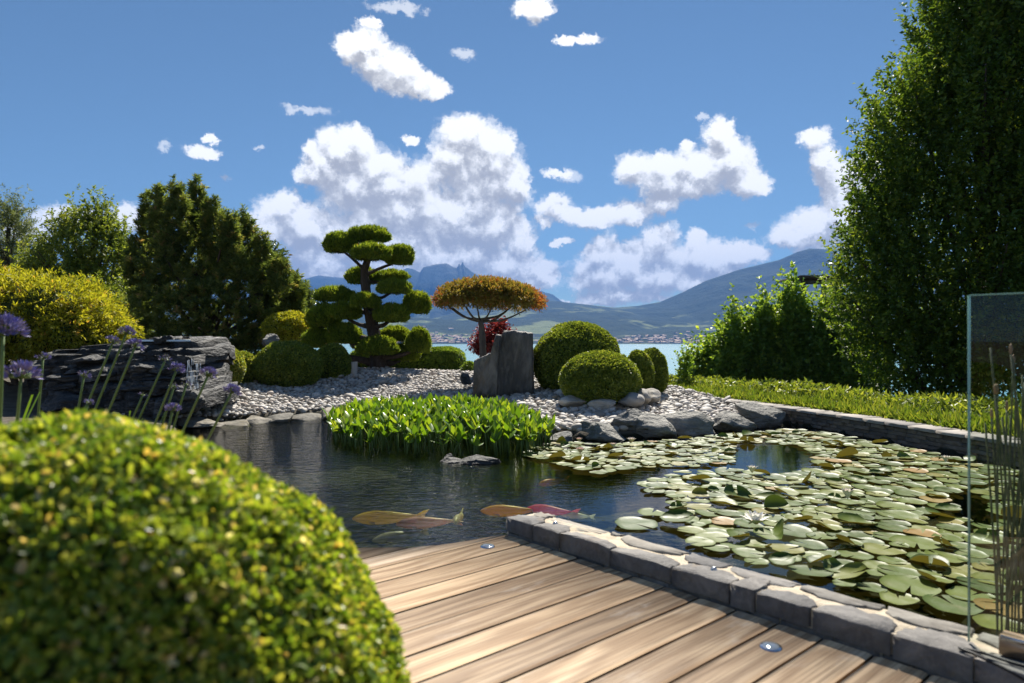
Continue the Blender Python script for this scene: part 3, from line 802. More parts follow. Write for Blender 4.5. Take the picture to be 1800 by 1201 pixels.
# ------------------------------------------------------------------ rocks
M['grey_rock'] = rock_mat('grey_boulder', (.11, .112, .105), (.20, .20, .185), (.34, .33, .30), 4.2, (1, 1, 2.4), .75, 1., .07, .35)
M['dark_rock'] = rock_mat('dark_slate_rock', (.016, .017, .018), (.040, .042, .043), (.17, .165, .155), 4., (1, 1, 3.), .6, 1., .05, .3, (.06, .05, .04))
M['pale_rock'] = rock_mat('pale_rock', (.25, .235, .21), (.36, .34, .31), (.46, .44, .41), 3.5, (1, 1, 1), .8, .7, .03, .25)
M['bank_rock'] = rock_mat('mossy_bank_stone', (.08, .077, .062), (.16, .148, .12), (.30, .275, .23), 3.5, (1, 1, 1), .75, .8, .03, .3, (.20, .15, .05))
def boulder(c, r, rot=0., tilt=0., seed=0, cuts=7, amp=.10, cutd=(.55, .85), sub=4, strata=0.):
    V, T = ICO[sub]; V = V.copy(); rng = np.random.default_rng(seed)
    tops = [unit(np.array([rng.normal(0, .35), -.42, .85])), unit(np.array([rng.normal(0, .6), -.75, .35]))] if cuts > 6 else []
    for n in tops:
        h = V @ n; V = V - np.maximum(h - rng.uniform(.42, .6), 0)[:, None] * n * .96
    for k in range(cuts):
        n = unit(rng.normal(size=3) * [1, 1, .8]); d = rng.uniform(*cutd); h = V @ n
        V = V - np.maximum(h - d, 0)[:, None] * n * .92
    V = V * (1 + amp * fbm(V * 2.2 + seed * 3.3, 4))[:, None]
    if strata: V = V + (np.sign(np.sin(V[:, 2] * 9 + 2 * fbm(V * 1.5 + seed, 2)))[:, None] * strata) * unit(V * [1, 1, 0.])
    V = V * np.asarray(r)
    ct, s_ = math.cos(tilt), math.sin(tilt); V = np.column_stack([V[:, 0] * ct + V[:, 2] * s_, V[:, 1], -V[:, 0] * s_ + V[:, 2] * ct])
    ca, sa = math.cos(rot), math.sin(rot); V = np.column_stack([V[:, 0] * ca - V[:, 1] * sa, V[:, 0] * sa + V[:, 1] * ca, V[:, 2]])
    return V + np.asarray(c), T, None, .5
def rock(name, px, py, d, rx, ry, rz, mat, label, group, sm=False, **k):
    """px, py = centre in the photograph; rx, rz half sizes in photo pixels, ry half depth in metres"""
    c = P(px, py, d); s_ = d / FPX
    g = Geo(); g.add(*boulder(c, (rx * s_, ry, rz * s_), **k))
    return solo(name, g, M[mat], (c.x, c.y, c.z), sm, label=label, cat='rock', group=group)
gp = 'grey boulders where the gravel meets the lilies'
rock('boulder', 1056, 762, 7.75, 48, .26, 24, 'grey_rock', 'small wedge shaped grey boulder leftmost in the row at the lily edge', gp, seed=3, tilt=.15, cuts=9)
rock('boulder', 1112, 748, 7.95, 38, .22, 34, 'grey_rock', 'steep dark split boulder second from the left in the lily edge row', gp, seed=21, tilt=.5, cuts=10)
rock('boulder', 1143, 752, 7.9, 48, .26, 30, 'grey_rock', 'sloping pale grey boulder third from the left in the lily edge row', gp, seed=8, tilt=.42, cuts=10)
rock('boulder', 1212, 744, 8.2, 62, .34, 28, 'grey_rock', 'big flat topped boulder with a dark hollow in the lily edge row', gp, seed=15, tilt=.05, cuts=12, cutd=(.45, .8))
rock('boulder', 1284, 742, 8.5, 46, .28, 22, 'grey_rock', 'low flat boulder touching the right side of the flat topped boulder', gp, seed=31, tilt=.1, cuts=10)
rock('boulder', 1340, 732, 8.85, 60, .30, 25, 'grey_rock', 'broad ridged boulder resting against the dry stone wall', gp, seed=12, tilt=.22, cuts=11, cutd=(.45, .8))
rock('boulder', 990, 772, 7.6, 26, .16, 14, 'grey_rock', 'small round grey boulder beside the bog plants', gp, seed=41)
gp = 'pale stones under the clipped balls'
rock('pale_stone', 1008, 706, 9.15, 26, .2, 11, 'pale_rock', 'long pale stone under the left of the front clipped ball', gp, True, seed=2, cuts=3, amp=.06)
rock('pale_stone', 1060, 711, 8.95, 27, .15, 10, 'pale_rock', 'pale brown stone under the middle of the front clipped ball', gp, True, seed=5, cuts=3, amp=.06)
rock('pale_stone', 1110, 703, 9.0, 24, .2, 13, 'pale_rock', 'pale stone under the right of the front clipped ball', gp, True, seed=6, cuts=3, amp=.06)
rock('pale_stone', 1128, 698, 9.3, 17, .2, 14, 'pale_rock', 'upright rounded pale stone at the foot of the small clipped ball', gp, True, seed=9, cuts=3, amp=.06)
rock('pale_stone', 1144, 695, 9.6, 18, .22, 13, 'pale_rock', 'rounded pale stone rightmost at the foot of the clipped balls', gp, True, seed=11, cuts=3, amp=.06)
rock('dark_stone', 819, 668, 11.5, 11, .15, 13, 'dark_rock', 'small dark rock beside the left foot of the standing slate', None, seed=17)
rock('grey_stone', 474, 598, 14.6, 16, .2, 14, 'grey_rock', 'grey rock showing between the mountain pine and the yellow shrub', None, seed=19)
gp = 'flat stones along the pond bank'
for k, (px, py, rx, rz, lab) in enumerate([(352, 735, 40, 9, 'wet flat bank stone at the foot of the waterfall outcrop'), (410, 741, 34, 9, 'tan flat bank stone with orange moss at the pond edge'),
        (447, 733, 26, 9, 'rounded flat bank stone left of the long pale bank stone'), (490, 729, 27, 9, 'long pale flat bank stone in full sun at the pond edge'),
        (537, 728, 24, 10, 'shaded bank stone right of the long pale bank stone'), (582, 720, 26, 11, 'dark bank stone next to the left tip of the bog plants'), (625, 717, 26, 9, 'bank stone mostly hidden behind the left bog plants')]):
    rock('bank_stone', px, py + 8, 8.9 + .2 * k, rx * 1.25, .30, rz * 1.25, 'bank_rock', lab, gp, False, seed=50 + k, cuts=8, amp=.10, cutd=(.45, .8))
# low rock awash in the pond
c = G(826, 812, WATER_Z); g = Geo()
g.add(*boulder((c.x + .06, c.y, -.10), (.21, .13, .055), seed=71, cuts=4, amp=.16)); g.add(*boulder((c.x - .19, c.y + .02, -.105), (.12, .09, .045), seed=72, cuts=4, amp=.15)); g.add(*boulder((c.x - .19, c.y + .06, -.075), (.055, .05, .045), seed=73, amp=.12))
solo('water_rock', g, M['dark_rock'], (c.x, c.y, -.10), False, label='low dark rock breaking the water in front of the bog plants', cat='rock')
# standing slate
c = P(885, 694, 10.5); b = thing('standing_stone', c, 'tall dark slate block with a stepped top beside the big clipped dome', 'standing stone')
def slab(poly_px, d, thick, seed, amp=.012):
    """upright slab: outline in the photo plane at depth d, with thickness, finely broken faces"""
    O = np.array([np.array(P(x, y, d)) for x, y in poly_px]); n = len(O); sub = 7
    R = []
    for k in range(n):
        for u in range(sub): R.append(O[k] + (O[(k + 1) % n] - O[k]) * u / sub)
    R = np.array(R); cc = R.mean(0); m_ = len(R); rings = []
    for fr_, yy in ((.0, 0), (.5, 0), (.82, 0), (.97, .012), (1., .05), (1., thick * .5), (1., thick * .9), (.95, thick)):
        q = cc + (R - cc) * fr_; q[:, 1] = d + yy; rings.append(q)
    V = np.concatenate(rings)
    V = V + np.column_stack([fbm(V * [6, 6, 2.2] + seed, 4), fbm(V * [7, 7, 1.6] + seed + 9, 4) * 1.6, fbm(V * 6 + seed + 4, 3)]) * amp * 2
    Q = [(r * m_ + a, r * m_ + (a + 1) % m_, (r + 1) * m_ + (a + 1) % m_, (r + 1) * m_ + a) for r in range(7) for a in range(m_)]
    return V, None, Q, .5
M['standing'] = rock_mat('standing_slate', (.030, .030, .030), (.085, .080, .075), (.24, .225, .205), 3.5, (1, 1, .35), .6, 1., .08, .4, (.17, .125, .085))
g = Geo(); g.add(*slab([(832, 699), (872, 700), (874, 640), (880, 590), (872, 588), (864, 622), (850, 628), (833, 634)], 10.42, .42, 1.)); part('slate_block', g, M['standing'], b)
g = Geo(); g.add(*slab([(868, 700), (940, 699), (938, 640), (938, 586), (918, 582), (886, 581), (876, 600), (868, 622)], 10.48, .5, 7.)); part('slate_block', g, M['standing'], b)
# waterfall outcrop of layered slate
oc_ = P(200, 722, 9.3); ob = thing('rock_outcrop', oc_, 'layered dark slate outcrop with a little waterfall behind the blue flowers', 'rock outcrop')
rr = random.Random(12)
layers = [(728, 700, 95, 350), (706, 684, 70, 342), (688, 668, 62, 330), (672, 655, 50, 336), (658, 642, 60, 322), (646, 632, 48, 340), (636, 622, 58, 338), (626, 614, 90, 345), (618, 606, 130, 346), (609, 600, 205, 340)]
for k, (y0, y1, xa, xb) in enumerate(layers):
    d = 8.75 + k * .075 + rr.uniform(-.05, .05)
    a = P(xa + rr.uniform(-10, 10), y0, d); b2 = P(xb + rr.uniform(-8, 8), y0, d); zt = P(0, y1, d).z + .01; zb = P(0, y0, d).z - .02
    poly = []; nseg = 13
    for u in np.linspace(0, 1, nseg): poly.append((a.x + (b2.x - a.x) * u, d + rr.uniform(-.20, .16) - .10 * math.sin(u * 3.1), 0))
    poly += [(b2.x + .1, d + .8, 0), (b2.x - .1, d + 1.5, 0), (a.x + .2, d + 1.5, 0), (a.x - .1, d + .7, 0)]
    g = Geo(); V, T, Q, _ = prism(poly, zb, zt, .025, .018, sub=4, zj=.012)
    V = V + np.column_stack([fbm(V * 5 + k, 3) * .03, fbm(V * [4, 4, 14] + k + 3, 3) * .06, fbm(V * 4 + k + 7, 3) * .02 + .11 * fbm(V * [1.1, 1.1, 0] + 3., 2) + .07 * (V[:, 0] - oc_.x)]); g.add(V, T, Q)
    part('slate_slab', g, M['dark_rock'], ob)
for k in range(26):
    px = rr.uniform(70, 335); py = rr.uniform(622, 712); d = 8.72 - rr.uniform(0, .18) + (712 - py) * .006
    g = Geo(); g.add(*boulder(P(px, py, d), (rr.uniform(.16, .38), rr.uniform(.16, .28), rr.uniform(.05, .11)), rot=rr.uniform(-.5, .5), tilt=rr.uniform(-.16, .12), seed=200 + k, cuts=10, amp=.16, cutd=(.4, .75), strata=.03)); part('slate_block', g, M['dark_rock'], ob)
g = Geo(); g.add(*boulder(P(325, 702, 8.75), (.28, .22, .18), seed=91, cuts=9, strata=.02)); part('slate_block', g, M['dark_rock'], ob)
g = Geo(); g.add(*boulder(P(120, 708, 8.6), (.34, .25, .16), seed=93, cuts=9, strata=.02)); part('slate_block', g, M['dark_rock'], ob)
m, t, out = mat_new('thin_water'); t.l.new(principled(t, (.55, .66, .72), .06, .6, bump(t, t.noise(pos(t), 20., 3.), .3, .01)).outputs[0], out.inputs[0]); M['film'] = m
g = Geo(); tl = P(250, 598, 9.45)
poly = [P(244, 600, 9.35), P(335, 603, 9.2), P(338, 600, 9.8), P(300, 598, 10.0), P(255, 597, 9.9)]
V, T, Q, _ = prism([(p[0], p[1]) for p in poly], 1.0, 1.022, .006, .01, sub=4, zj=.001); g.add(V, T, Q); part('wet_top', g, M['film'], ob)
m, t, out = mat_new('falling_water')
a_ = t.smooth(t.noise(t.vec('MULTIPLY', pos(t), (60., 60., 5.)), 1., 3., .6), .5, .62)
pb = principled(t, (.85, .88, .9), .2, .5); tpb = t.n.new('ShaderNodeBsdfTransparent'); mx = t.n.new('ShaderNodeMixShader')
t.l.new(t.math('MULTIPLY', a_, .75), mx.inputs[0]); t.l.new(tpb.outputs[0], mx.inputs[1]); t.l.new(pb.outputs[0], mx.inputs[2]); t.l.new(mx.outputs[0], out.inputs[0]); M['fall'] = m
g = Geo()
for k in range(9):
    x0 = 330 + k * 2.6 + rr.uniform(-1, 1); pts_ = [P(x0 + rr.uniform(-1, 1), y, 8.62 - .03 * math.sin((y - 628) * .03)) for y in np.linspace(628 + rr.uniform(0, 14), 690 - rr.uniform(0, 20), 7)]
    V, T, Q = tube(pts_, [.004, .006, .007, .008, .009, .010, .008], 6); g.add(V, T, Q)
solo('waterfall', g, M['fall'], P(342, 690, 8.62), True, label='thin strands of water falling from the slate outcrop', cat='waterfall')
# granite post
c = P(623, 666, 13.2); g = Geo(); h_ = 30 * 13.2 / FPX; w_2 = 5 * 13.2 / FPX
V, T, Q, _ = prism([(c.x - w_2, c.y - w_2), (c.x + w_2, c.y - w_2), (c.x + w_2, c.y + w_2), (c.x - w_2, c.y + w_2)], c.z - .1, c.z + h_, .008, .002); g.add(V, T, Q)
solo('granite_post', g, M['pale_rock'], c, label='short square grey granite post left of the cloud pruned pine trunk', cat='post')

# ------------------------------------------------------------------ fish
def koi(px, py, length, heading, bend, c1, c2, label, depth=.05, scale_=7.):
    z = WATER_Z - depth - .095; length = length * .84; c = G(px, py, z)
    m, t, out = mat_new('koi_skin')
    c1 = tuple(min(.9, v * 1.45) for v in c1); c2 = tuple(min(.9, v * 1.4) for v in c2)
    cc = t.mixc(t.smooth(t.noise(ocoord(t), scale_, 2., .5), .44, .56), c1, c2)
    pb_ = principled(t, cc, .35, .5); tr_ = t.n.new('ShaderNodeBsdfTranslucent'); t.l.new(cc, tr_.inputs[0]); mx_ = t.n.new('ShaderNodeMixShader'); mx_.inputs[0].default_value = .6
    t.l.new(pb_.outputs[0], mx_.inputs[1]); t.l.new(tr_.outputs[0], mx_.inputs[2]); t.l.new(mx_.outputs[0], out.inputs[0])
    o = thing('koi', c, label, 'fish', 'koi swimming in the pond', heading)
    n = 15; u = np.linspace(0, 1, n); xs = (u - .45) * length; ys = bend * length * (u - .45) ** 2 * np.sign(u - .45)
    rad = length * .115 * np.clip(np.sin(np.clip(u, .02, 1) ** .62 * math.pi * .93), .10, 1)
    th = np.arange(12) / 12 * 2 * math.pi
    V = np.stack([np.repeat(xs[:, None], 12, 1), ys[:, None] + rad[:, None] * np.cos(th) * .9, rad[:, None] * np.sin(th)], -1).reshape(-1, 3)
    i, j = np.meshgrid(np.arange(n - 1), np.arange(12), indexing='ij'); j2 = (j + 1) % 12
    Q = np.stack([i * 12 + j, (i + 1) * 12 + j, (i + 1) * 12 + j2, i * 12 + j2], -1).reshape(-1, 4); k = len(V)
    V = np.concatenate([V, [[xs[0] - rad[0], ys[0], 0], [xs[-1], ys[-1], 0]]])
    T = [(k, a, (a + 1) % 12) for a in range(12)] + [(k + 1, (n - 1) * 12 + (a + 1) % 12, (n - 1) * 12 + a) for a in range(12)]
    link('body', mesh_np('body', V, T, Q, smooth=True), m, o)
    L = length; xe, ye = xs[-1], ys[-1]
    def fin(name, pts_):
        A = np.array(pts_, float); n_ = len(A); B = np.concatenate([A + [0, .0012, .0012], A - [0, .0012, .0012]])
        T = [(0, a, a + 1) for a in range(1, n_ - 1)] + [(n_, n_ + a + 1, n_ + a) for a in range(1, n_ - 1)]
        S = [(a, n_ + a, n_ + (a + 1) % n_, (a + 1) % n_) for a in range(n_)]
        link(name, mesh_np(name, B, T, S), m, o)
    fin('tail_fin', [(xe - .02, ye, .0), (xe + L * .10, ye + L * .02, .075 * L), (xe + L * .2, ye + L * .03, .10 * L), (xe + L * .12, ye + L * .02, 0), (xe + L * .2, ye + L * .03, -.10 * L), (xe + L * .10, ye + L * .02, -.075 * L)])
    fin('dorsal_fin', [(-.1 * L, 0, .085 * L), (-.06 * L, 0, .115 * L), (.1 * L, 0, .10 * L), (.22 * L, 0, .075 * L)])
    for s in (-1, 1): fin('pectoral_fin', [(-.22 * L, s * .07 * L, -.03 * L), (-.16 * L, s * .20 * L, -.05 * L), (-.08 * L, s * .19 * L, -.06 * L), (-.12 * L, s * .08 * L, -.04 * L)])
koi(672, 910, .52, math.pi * .02, .2, (.58, .43, .05), (.62, .48, .09), 'large golden yellow koi at the left beside the hedge')
koi(742, 919, .46, .08, .3, (.60, .34, .26), (.66, .50, .42), 'pale pink koi swimming right of the golden koi', .09)
koi(806, 911, .30, 1.2, .6, (.72, .58, .30), (.66, .50, .22), 'short cream yellow koi seen end on between pink and orange koi', .05)
koi(888, 898, .46, -.06, .2, (.60, .36, .05), (.64, .44, .10), 'long orange koi left of the kerb end', .06)
koi(962, 897, .40, -.55, .35, (.62, .07, .10), (.68, .22, .22), 'red and pink koi swimming behind the kerb end', .05)
koi(1008, 906, .26, -.5, .3, (.70, .66, .56), (.64, .58, .46), 'small white koi right of the red koi', .07)
koi(968, 848, .36, .5, .3, (.60, .16, .02), (.55, .20, .03), 'dark orange koi farther out near the lilies', .10)
koi(695, 944, .42, .35, .5, (.42, .40, .30), (.34, .30, .20), 'dull olive white koi closest to the deck edge', .16)

# ------------------------------------------------------------------ water lilies
def pad_mat(name, stops, under):
    m, t, out = mat_new(name)
    r = orand(t); c = t.ramp(r, stops)
    oc2 = ocoord(t); x_, y_, z_ = t.sep(oc2)
    an = t.math('ARCTAN2', y_, x_)
    ve = t.math('ABSOLUTE', t.math('SINE', t.math('MULTIPLY', an, 8.)))
    c = t.mixc(t.smooth(ve, .12, .0, 0., .28), c, (.20, .24, .08))
    c = t.mixc(t.smooth(t.noise(pos(t), 14., 4., .6), .5, .75, 0., .45), c, (.13, .12, .03))
    ge = t.n.new('ShaderNodeNewGeometry')
    c = t.mixc(ge.outputs['Backfacing'], c, under)
    b = principled(t, c, t.math('MULTIPLY_ADD', t.noise(pos(t), 25., 3.), .2, .36), .24, bump(t, t.noise(pos(t), 30., 3.), .2, .006))
    tr = t.n.new('ShaderNodeBsdfTranslucent'); t.l.new(t.mixc(1., c, (1.1, 1.3, .4), 'MULTIPLY'), tr.inputs[0])
    mx = t.n.new('ShaderNodeMixShader'); mx.inputs[0].default_value = .18
    t.l.new(b.outputs[0], mx.inputs[1]); t.l.new(tr.outputs[0], mx.inputs[2]); t.l.new(mx.outputs[0], out.inputs[0]); return m
M['pad'] = pad_mat('lily_pad', [(0., (.045, .08, .011)), (.3, (.072, .112, .014)), (.6, (.105, .145, .018)), (.90, (.15, .165, .024)), (.97, (.20, .175, .035)), (1., (.28, .16, .045))], (.20, .14, .05))
def pad_mesh(seed, curl=0., cup=.05, notch=.12):
    rng = np.random.default_rng(seed); n = 26; rings = [.0, .35, .7, .92, 1.]
    th = np.linspace(notch, 2 * math.pi - notch, n)
    V = []
    for r in rings:
        rr_ = r * (1 + .05 * np.sin(3 * th + seed) + .025 * np.sin(7 * th + seed * 2) if r > .5 else 1)
        x = rr_ * np.cos(th); y = rr_ * np.sin(th)
        z = cup * r ** 3 + .02 * r ** 2 * np.sin(4 * th + seed * 1.7) + .02 * r * np.sin(2 * th + seed)
        z = z + (.025 if r == 1. else 0.)
        if curl:
            fold = np.clip(np.cos(th - seed) - .25, 0, 1) * r ** 2
            z = z + curl * fold; x = x - np.cos(seed) * curl * fold * .55; y = y - np.sin(seed) * curl * fold * .55
        V.append(np.stack([x, y, z], 1))
    V = np.concatenate(V); q = len(rings)
    i, j = np.meshgrid(np.arange(q - 1), np.arange(n - 1), indexing='ij')
    Q = np.stack([i * n + j, (i + 1) * n + j, (i + 1) * n + j + 1, i * n + j + 1], -1).reshape(-1, 4)
    me = mesh_np('leaf', V, None, Q, smooth=True); me.materials.append(M['pad']); return me
PADS = [pad_mesh(k, 0, RNG.uniform(-.01, .05)) for k in range(8)]
CURL = [pad_mesh(20 + k, [.45, .8, 1.1, .6][k % 4], .05) for k in range(6)]
def gpoly(pts_): return np.array([tuple(G(x, y, WATER_Z))[:2] for x, y in pts_])
m, t, out = mat_new('lily_petal')
t.l.new(principled(t, t.ramp(attr(t), [(0., (.62, .30, .30)), (.35, (.78, .62, .52)), (.6, (.84, .80, .70)), (1., (.88, .87, .82))]), .5, .3, None, **{'Subsurface Weight': 0.}).outputs[0], out.inputs[0]); M['petal'] = m
M['stamen'] = flat_mat('lily_stamen', (.75, .48, .06), .6, .2)
def lily_flower(par, px, py, r, openness, tone, label):
    c = G(px, py, WATER_Z); c.z = WATER_Z + .045
    o = bpy.data.objects.new('flower', None); COL.objects.link(o); o.parent = par; o.location = c - par.location; o['label'] = label
    for ring, (n, tilt, ln) in enumerate(((9, .35, 1.), (8, .75, .92), (7, 1.1, .75))):
        tilt = tilt + (1 - openness) * (1.3 - tilt * .6)
        for k in range(n):
            a = (k + ring * .5) / n * 2 * math.pi + RNG.normal(0, .06)
            D_ = np.array([[math.cos(a) * math.cos(tilt), math.sin(a) * math.cos(tilt), math.sin(tilt)]]); N_ = np.array([[-math.cos(a) * math.sin(tilt), -math.sin(a) * math.sin(tilt), math.cos(tilt)]])
            V, T, Q, rn = leaves6(np.array([[0, 0, 0.]]), D_, N_, r * ln, r * .34, tone + RNG.normal(0, .06), .10, -.08)
            link('petal', mesh_np('petal', V, T, Q, rn, True), M['petal'], o)
    if openness > .6:
        V, T = ICO[2]; link('stamens', mesh_np('stamens', V * [r * .2, r * .2, r * .22] * (1 + .3 * fbm(V * 5, 2))[:, None] + [0, 0, r * .25], T), M['stamen'], o)
def lily_patch(poly, label, n, rmean, seed, curl=.12, lap=.70, exclude=None, singles=()):
    pl = gpoly(poly); c = pl.mean(0)
    o = thing('water_lily', (c[0], c[1], WATER_Z), label, 'water lily', 'water lilies in the pond')
    rng = np.random.default_rng(seed)
    ds = dart(pl, n, lambda x, y, g_: float(np.clip(g_.normal(rmean, rmean * .2), rmean * .55, rmean * 1.4)), lap, n * 60, seed=seed, exclude=exclude)
    ds += [(*tuple(G(x, y, WATER_Z))[:2], r) for x, y, r in singles]
    for k, (x, y, r) in enumerate(ds):
        cu = rng.random() < curl and k < len(ds) - len(singles)
        l = link('leaf', (CURL if cu else PADS)[rng.integers(0, 6 if cu else 8)], None, o)
        l.location = (x - c[0], y - c[1], .006 + rng.random() * .016 + (.015 if cu else 0)); l.scale = (r, r * rng.uniform(.88, 1.05), r)
        tl = .03 + (.08 if cu else 0); l.rotation_euler = (rng.normal(0, tl), rng.normal(0, tl), rng.uniform(0, 6.28))
    return o
def pool(C):      # the two open pools between the pads
    A = gpoly([(1285, 782), (1345, 779), (1400, 785), (1436, 806), (1425, 826), (1350, 834), (1296, 824), (1310, 800)]); B = gpoly([(1665, 868), (1700, 858), (1745, 880), (1760, 930), (1690, 925), (1672, 900)])
    return (poly_sd(C[:, 0], C[:, 1], A) < 0) | (poly_sd(C[:, 0], C[:, 1], B) < 0)
lily_b = lily_patch([(922, 800), (958, 786), (1000, 780), (1060, 784), (1150, 778), (1220, 772), (1290, 764), (1390, 757), (1330, 778), (1285, 786), (1290, 812), (1230, 820), (1160, 822), (1100, 826), (1060, 834), (1015, 828), (975, 816)],
    'back patch of water lily pads between the boulders and the open water', 260, .084, 3, .12, exclude=pool)
lily_a = lily_patch([(1135, 850), (1200, 834), (1290, 826), (1360, 838), (1440, 830), (1520, 850), (1640, 900), (1735, 960), (1800, 1010), (1810, 1090), (1760, 1112), (1700, 1092), (1600, 1062), (1530, 1046), (1440, 1026), (1350, 1000), (1270, 972), (1205, 950), (1172, 918), (1185, 885), (1150, 868)],
    'large front patch of water lily pads spread along the stone kerb', 297, .088, 8, .14, exclude=pool, singles=((1117, 924, .125), (1146, 906, .10), (1160, 858, .1)))
lily_c = lily_patch([(1392, 757), (1450, 763), (1560, 783), (1700, 812), (1880, 850), (2050, 960), (1900, 1000), (1740, 955), (1650, 898), (1530, 846), (1445, 826), (1440, 806), (1405, 784), (1345, 778)],
    'far patch of water lily pads below the dry stone wall', 300, .094, 14, .10, exclude=pool)
lily_flower(lily_a, 1328, 936, .10, .95, .9, 'wide open white water lily flower nearest the kerb')
lily_flower(lily_a, 1322, 842, .075, .55, .62, 'half open cream water lily flower by the open pool')
lily_flower(lily_a, 1490, 890, .085, .45, .55, 'half closed cream and orange water lily flower in mid patch')
lily_flower(lily_c, 1384, 776, .07, .5, .6, 'pale water lily flower near the wall')
lily_flower(lily_c, 1662, 822, .07, .5, .6, 'pale water lily flower right of the wall bend')
lily_flower(lily_b, 1020, 806, .075, .6, .28, 'pink water lily flower beside the bog plants')
lily_flower(lily_b, 1018, 785, .06, .6, .32, 'pale pink water lily flower against the leftmost boulder')
lily_flower(lily_b, 1110, 786, .07, .7, .5, 'white water lily flower below the sloping boulder')
lily_flower(lily_b, 1078, 795, .06, .6, .42, 'pale water lily flower in the back patch centre')

# ------------------------------------------------------------------ bog plants
bpoly = gpoly([(572, 764), (610, 748), (700, 742), (800, 740), (900, 745), (960, 768), (976, 782), (930, 799), (850, 803), (760, 800), (650, 796), (590, 782)])
bc = bpoly.mean(0)
bog = thing('bog_plant', (bc[0], bc[1], WATER_Z), 'dense clump of bright green bog plants standing in the pond', 'bog plant')
C = RNG.uniform(bpoly.min(0), bpoly.max(0), (4200, 2)); C = C[poly_sd(C[:, 0], C[:, 1], bpoly) < 0][:900]
V0, T0, Q0, _ = leaves6(np.zeros((1, 3)), np.array([[0, 0, 1.]]), np.array([[0, -1., 0]]), 1., .42, .5)
def bog_leaf(seed):
    rng = np.random.default_rng(seed); u = np.linspace(0, 1, 7); w = .21 * np.sin(np.clip(u * 1.02, 0, 1) ** .75 * math.pi) ** .8 + .012
    y = -.18 * u ** 2 * rng.uniform(.4, 1.6); V = []
    for k in range(7): V += [(-w[k], y[k] + .06 * w[k] / .2 * -1, u[k]), (0, y[k], u[k]), (w[k], y[k] - .06 * w[k] / .2, u[k])]
    Q = [(3 * k + a, 3 * k + a + 1, 3 * k + a + 4, 3 * k + a + 3) for k in range(6) for a in (0, 1)]
    return np.array(V), np.array(Q)
BL = [bog_leaf(k) for k in range(5)]
bmes = []
for k in range(10):
    V, Q = BL[k % 5]; me = mesh_np('leaf', V, None, Q, np.full(len(V), (k + .5) / 10), True); me.materials.append(M['bog']); bmes.append(me)
LE = []
g = Geo(); gs = Geo()
for (x, y) in C:
    ed = -float(poly_sd(np.array([x]), np.array([y]), bpoly)[0])
    H = RNG.uniform(.07, .21) + .12 * min(1., ed / .5)
    lean = RNG.normal(0, .16, 2)
    top = np.array([x + lean[0] * H, y + lean[1] * H, WATER_Z + H])
    V, T, Q = tube([(x, y, WATER_Z - .05), (x + lean[0] * H * .4, y + lean[1] * H * .4, WATER_Z + H * .5), top], [.006, .005, .004], 5); gs.add(V, T, Q, RNG.random())
    nl = RNG.integers(2, 4); a0 = RNG.uniform(0, 6.28)
    for q in range(nl):
        LE.append((top, RNG.uniform(.09, .15), RNG.normal(.48, .32), a0 + q * 6.28 / nl + RNG.normal(0, .3), RNG.integers(0, 10)))
LE.sort(key=lambda e: e[0][1] - .8 * e[0][2])
for k, (top, L, tilt, a, v) in enumerate(LE):
    R_ = Matrix.Rotation(a, 4, 'Z') @ Matrix.Rotation(tilt, 4, 'X')
    if k < 300:
        o = link('leaf', bmes[v], None, bog); o.matrix_local = Matrix.Translation(Vector(top) - bog.location) @ R_ @ Matrix.Scale(L, 4)
    else:
        V, Q = BL[v % 5]; R3 = np.array(R_.to_3x3()); g.add(V * L @ R3.T + top, None, Q, RNG.random())
part('foliage', g, M['bog'], bog, True, kind='stuff'); part('stems', gs, M['stem'], bog, True, kind='stuff')

# ------------------------------------------------------------------ clipped box balls
def ell_points(c, r, n, amp=.05, freq=3., seed=0., up=-1., rng=None):
    """points and normals on a slightly uneven ellipsoid"""
    rng = rng or RNG
    d = rdir(int(n * 1.3), rng); d = d[d[:, 2] > up][:n]
    k = 1 + amp * fbm(d * freq + seed, 3)
    p_ = np.asarray(c) + d * k[:, None] * np.asarray(r); nn = unit(d / np.asarray(r))
    return p_, nn
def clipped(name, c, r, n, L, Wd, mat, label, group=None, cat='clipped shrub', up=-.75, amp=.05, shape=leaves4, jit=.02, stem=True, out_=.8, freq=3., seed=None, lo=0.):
    c = np.array(tuple(c)); r = np.array(r); base = (c[0], c[1], c[2] - r[2] * .9); seed = RNG.uniform(0, 50) if seed is None else seed
    o = thing(name, base, label, cat, group)
    p_, nn = ell_points(c, r, n, amp, freq, seed, up)
    m_ = len(p_); p_ = p_ - nn * np.abs(RNG.normal(0, jit, m_))[:, None] + nn * jit * .3
    D_ = unit(nn * out_ + rdir(m_) * .8 + [0, 0, .15]); N_ = unit(nn + rdir(m_) * .7)
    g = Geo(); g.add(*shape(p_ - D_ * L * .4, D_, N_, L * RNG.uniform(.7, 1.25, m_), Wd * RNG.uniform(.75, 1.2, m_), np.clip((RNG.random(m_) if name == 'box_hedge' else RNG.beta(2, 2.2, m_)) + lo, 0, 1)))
    part('foliage', g, M[mat], o)
    g = Geo(); V, T = ICO[4]; k = 1 + amp * fbm(V * freq + seed, 3)
    g.add(c + V * k[:, None] * r * (1 - 2.2 * jit / r.min()), T); part('inner_twigs', g, M['core'], o, True)
    if stem:
        g = Geo(); V, T, Q = tube([(base[0], base[1], base[2] - .25), (c[0], c[1], c[2] - r[2] * .3)], [.05, .03], 7); g.add(V, T, Q); part('stem', g, M['bark'], o, True)
    return o
def ball(px, py, d, rx, rz, ry=None, **k):
    s_ = d / FPX; return P(px, py, d), (rx * s_, ry or rx * s_, rz * s_)
gb = 'clipped box balls'
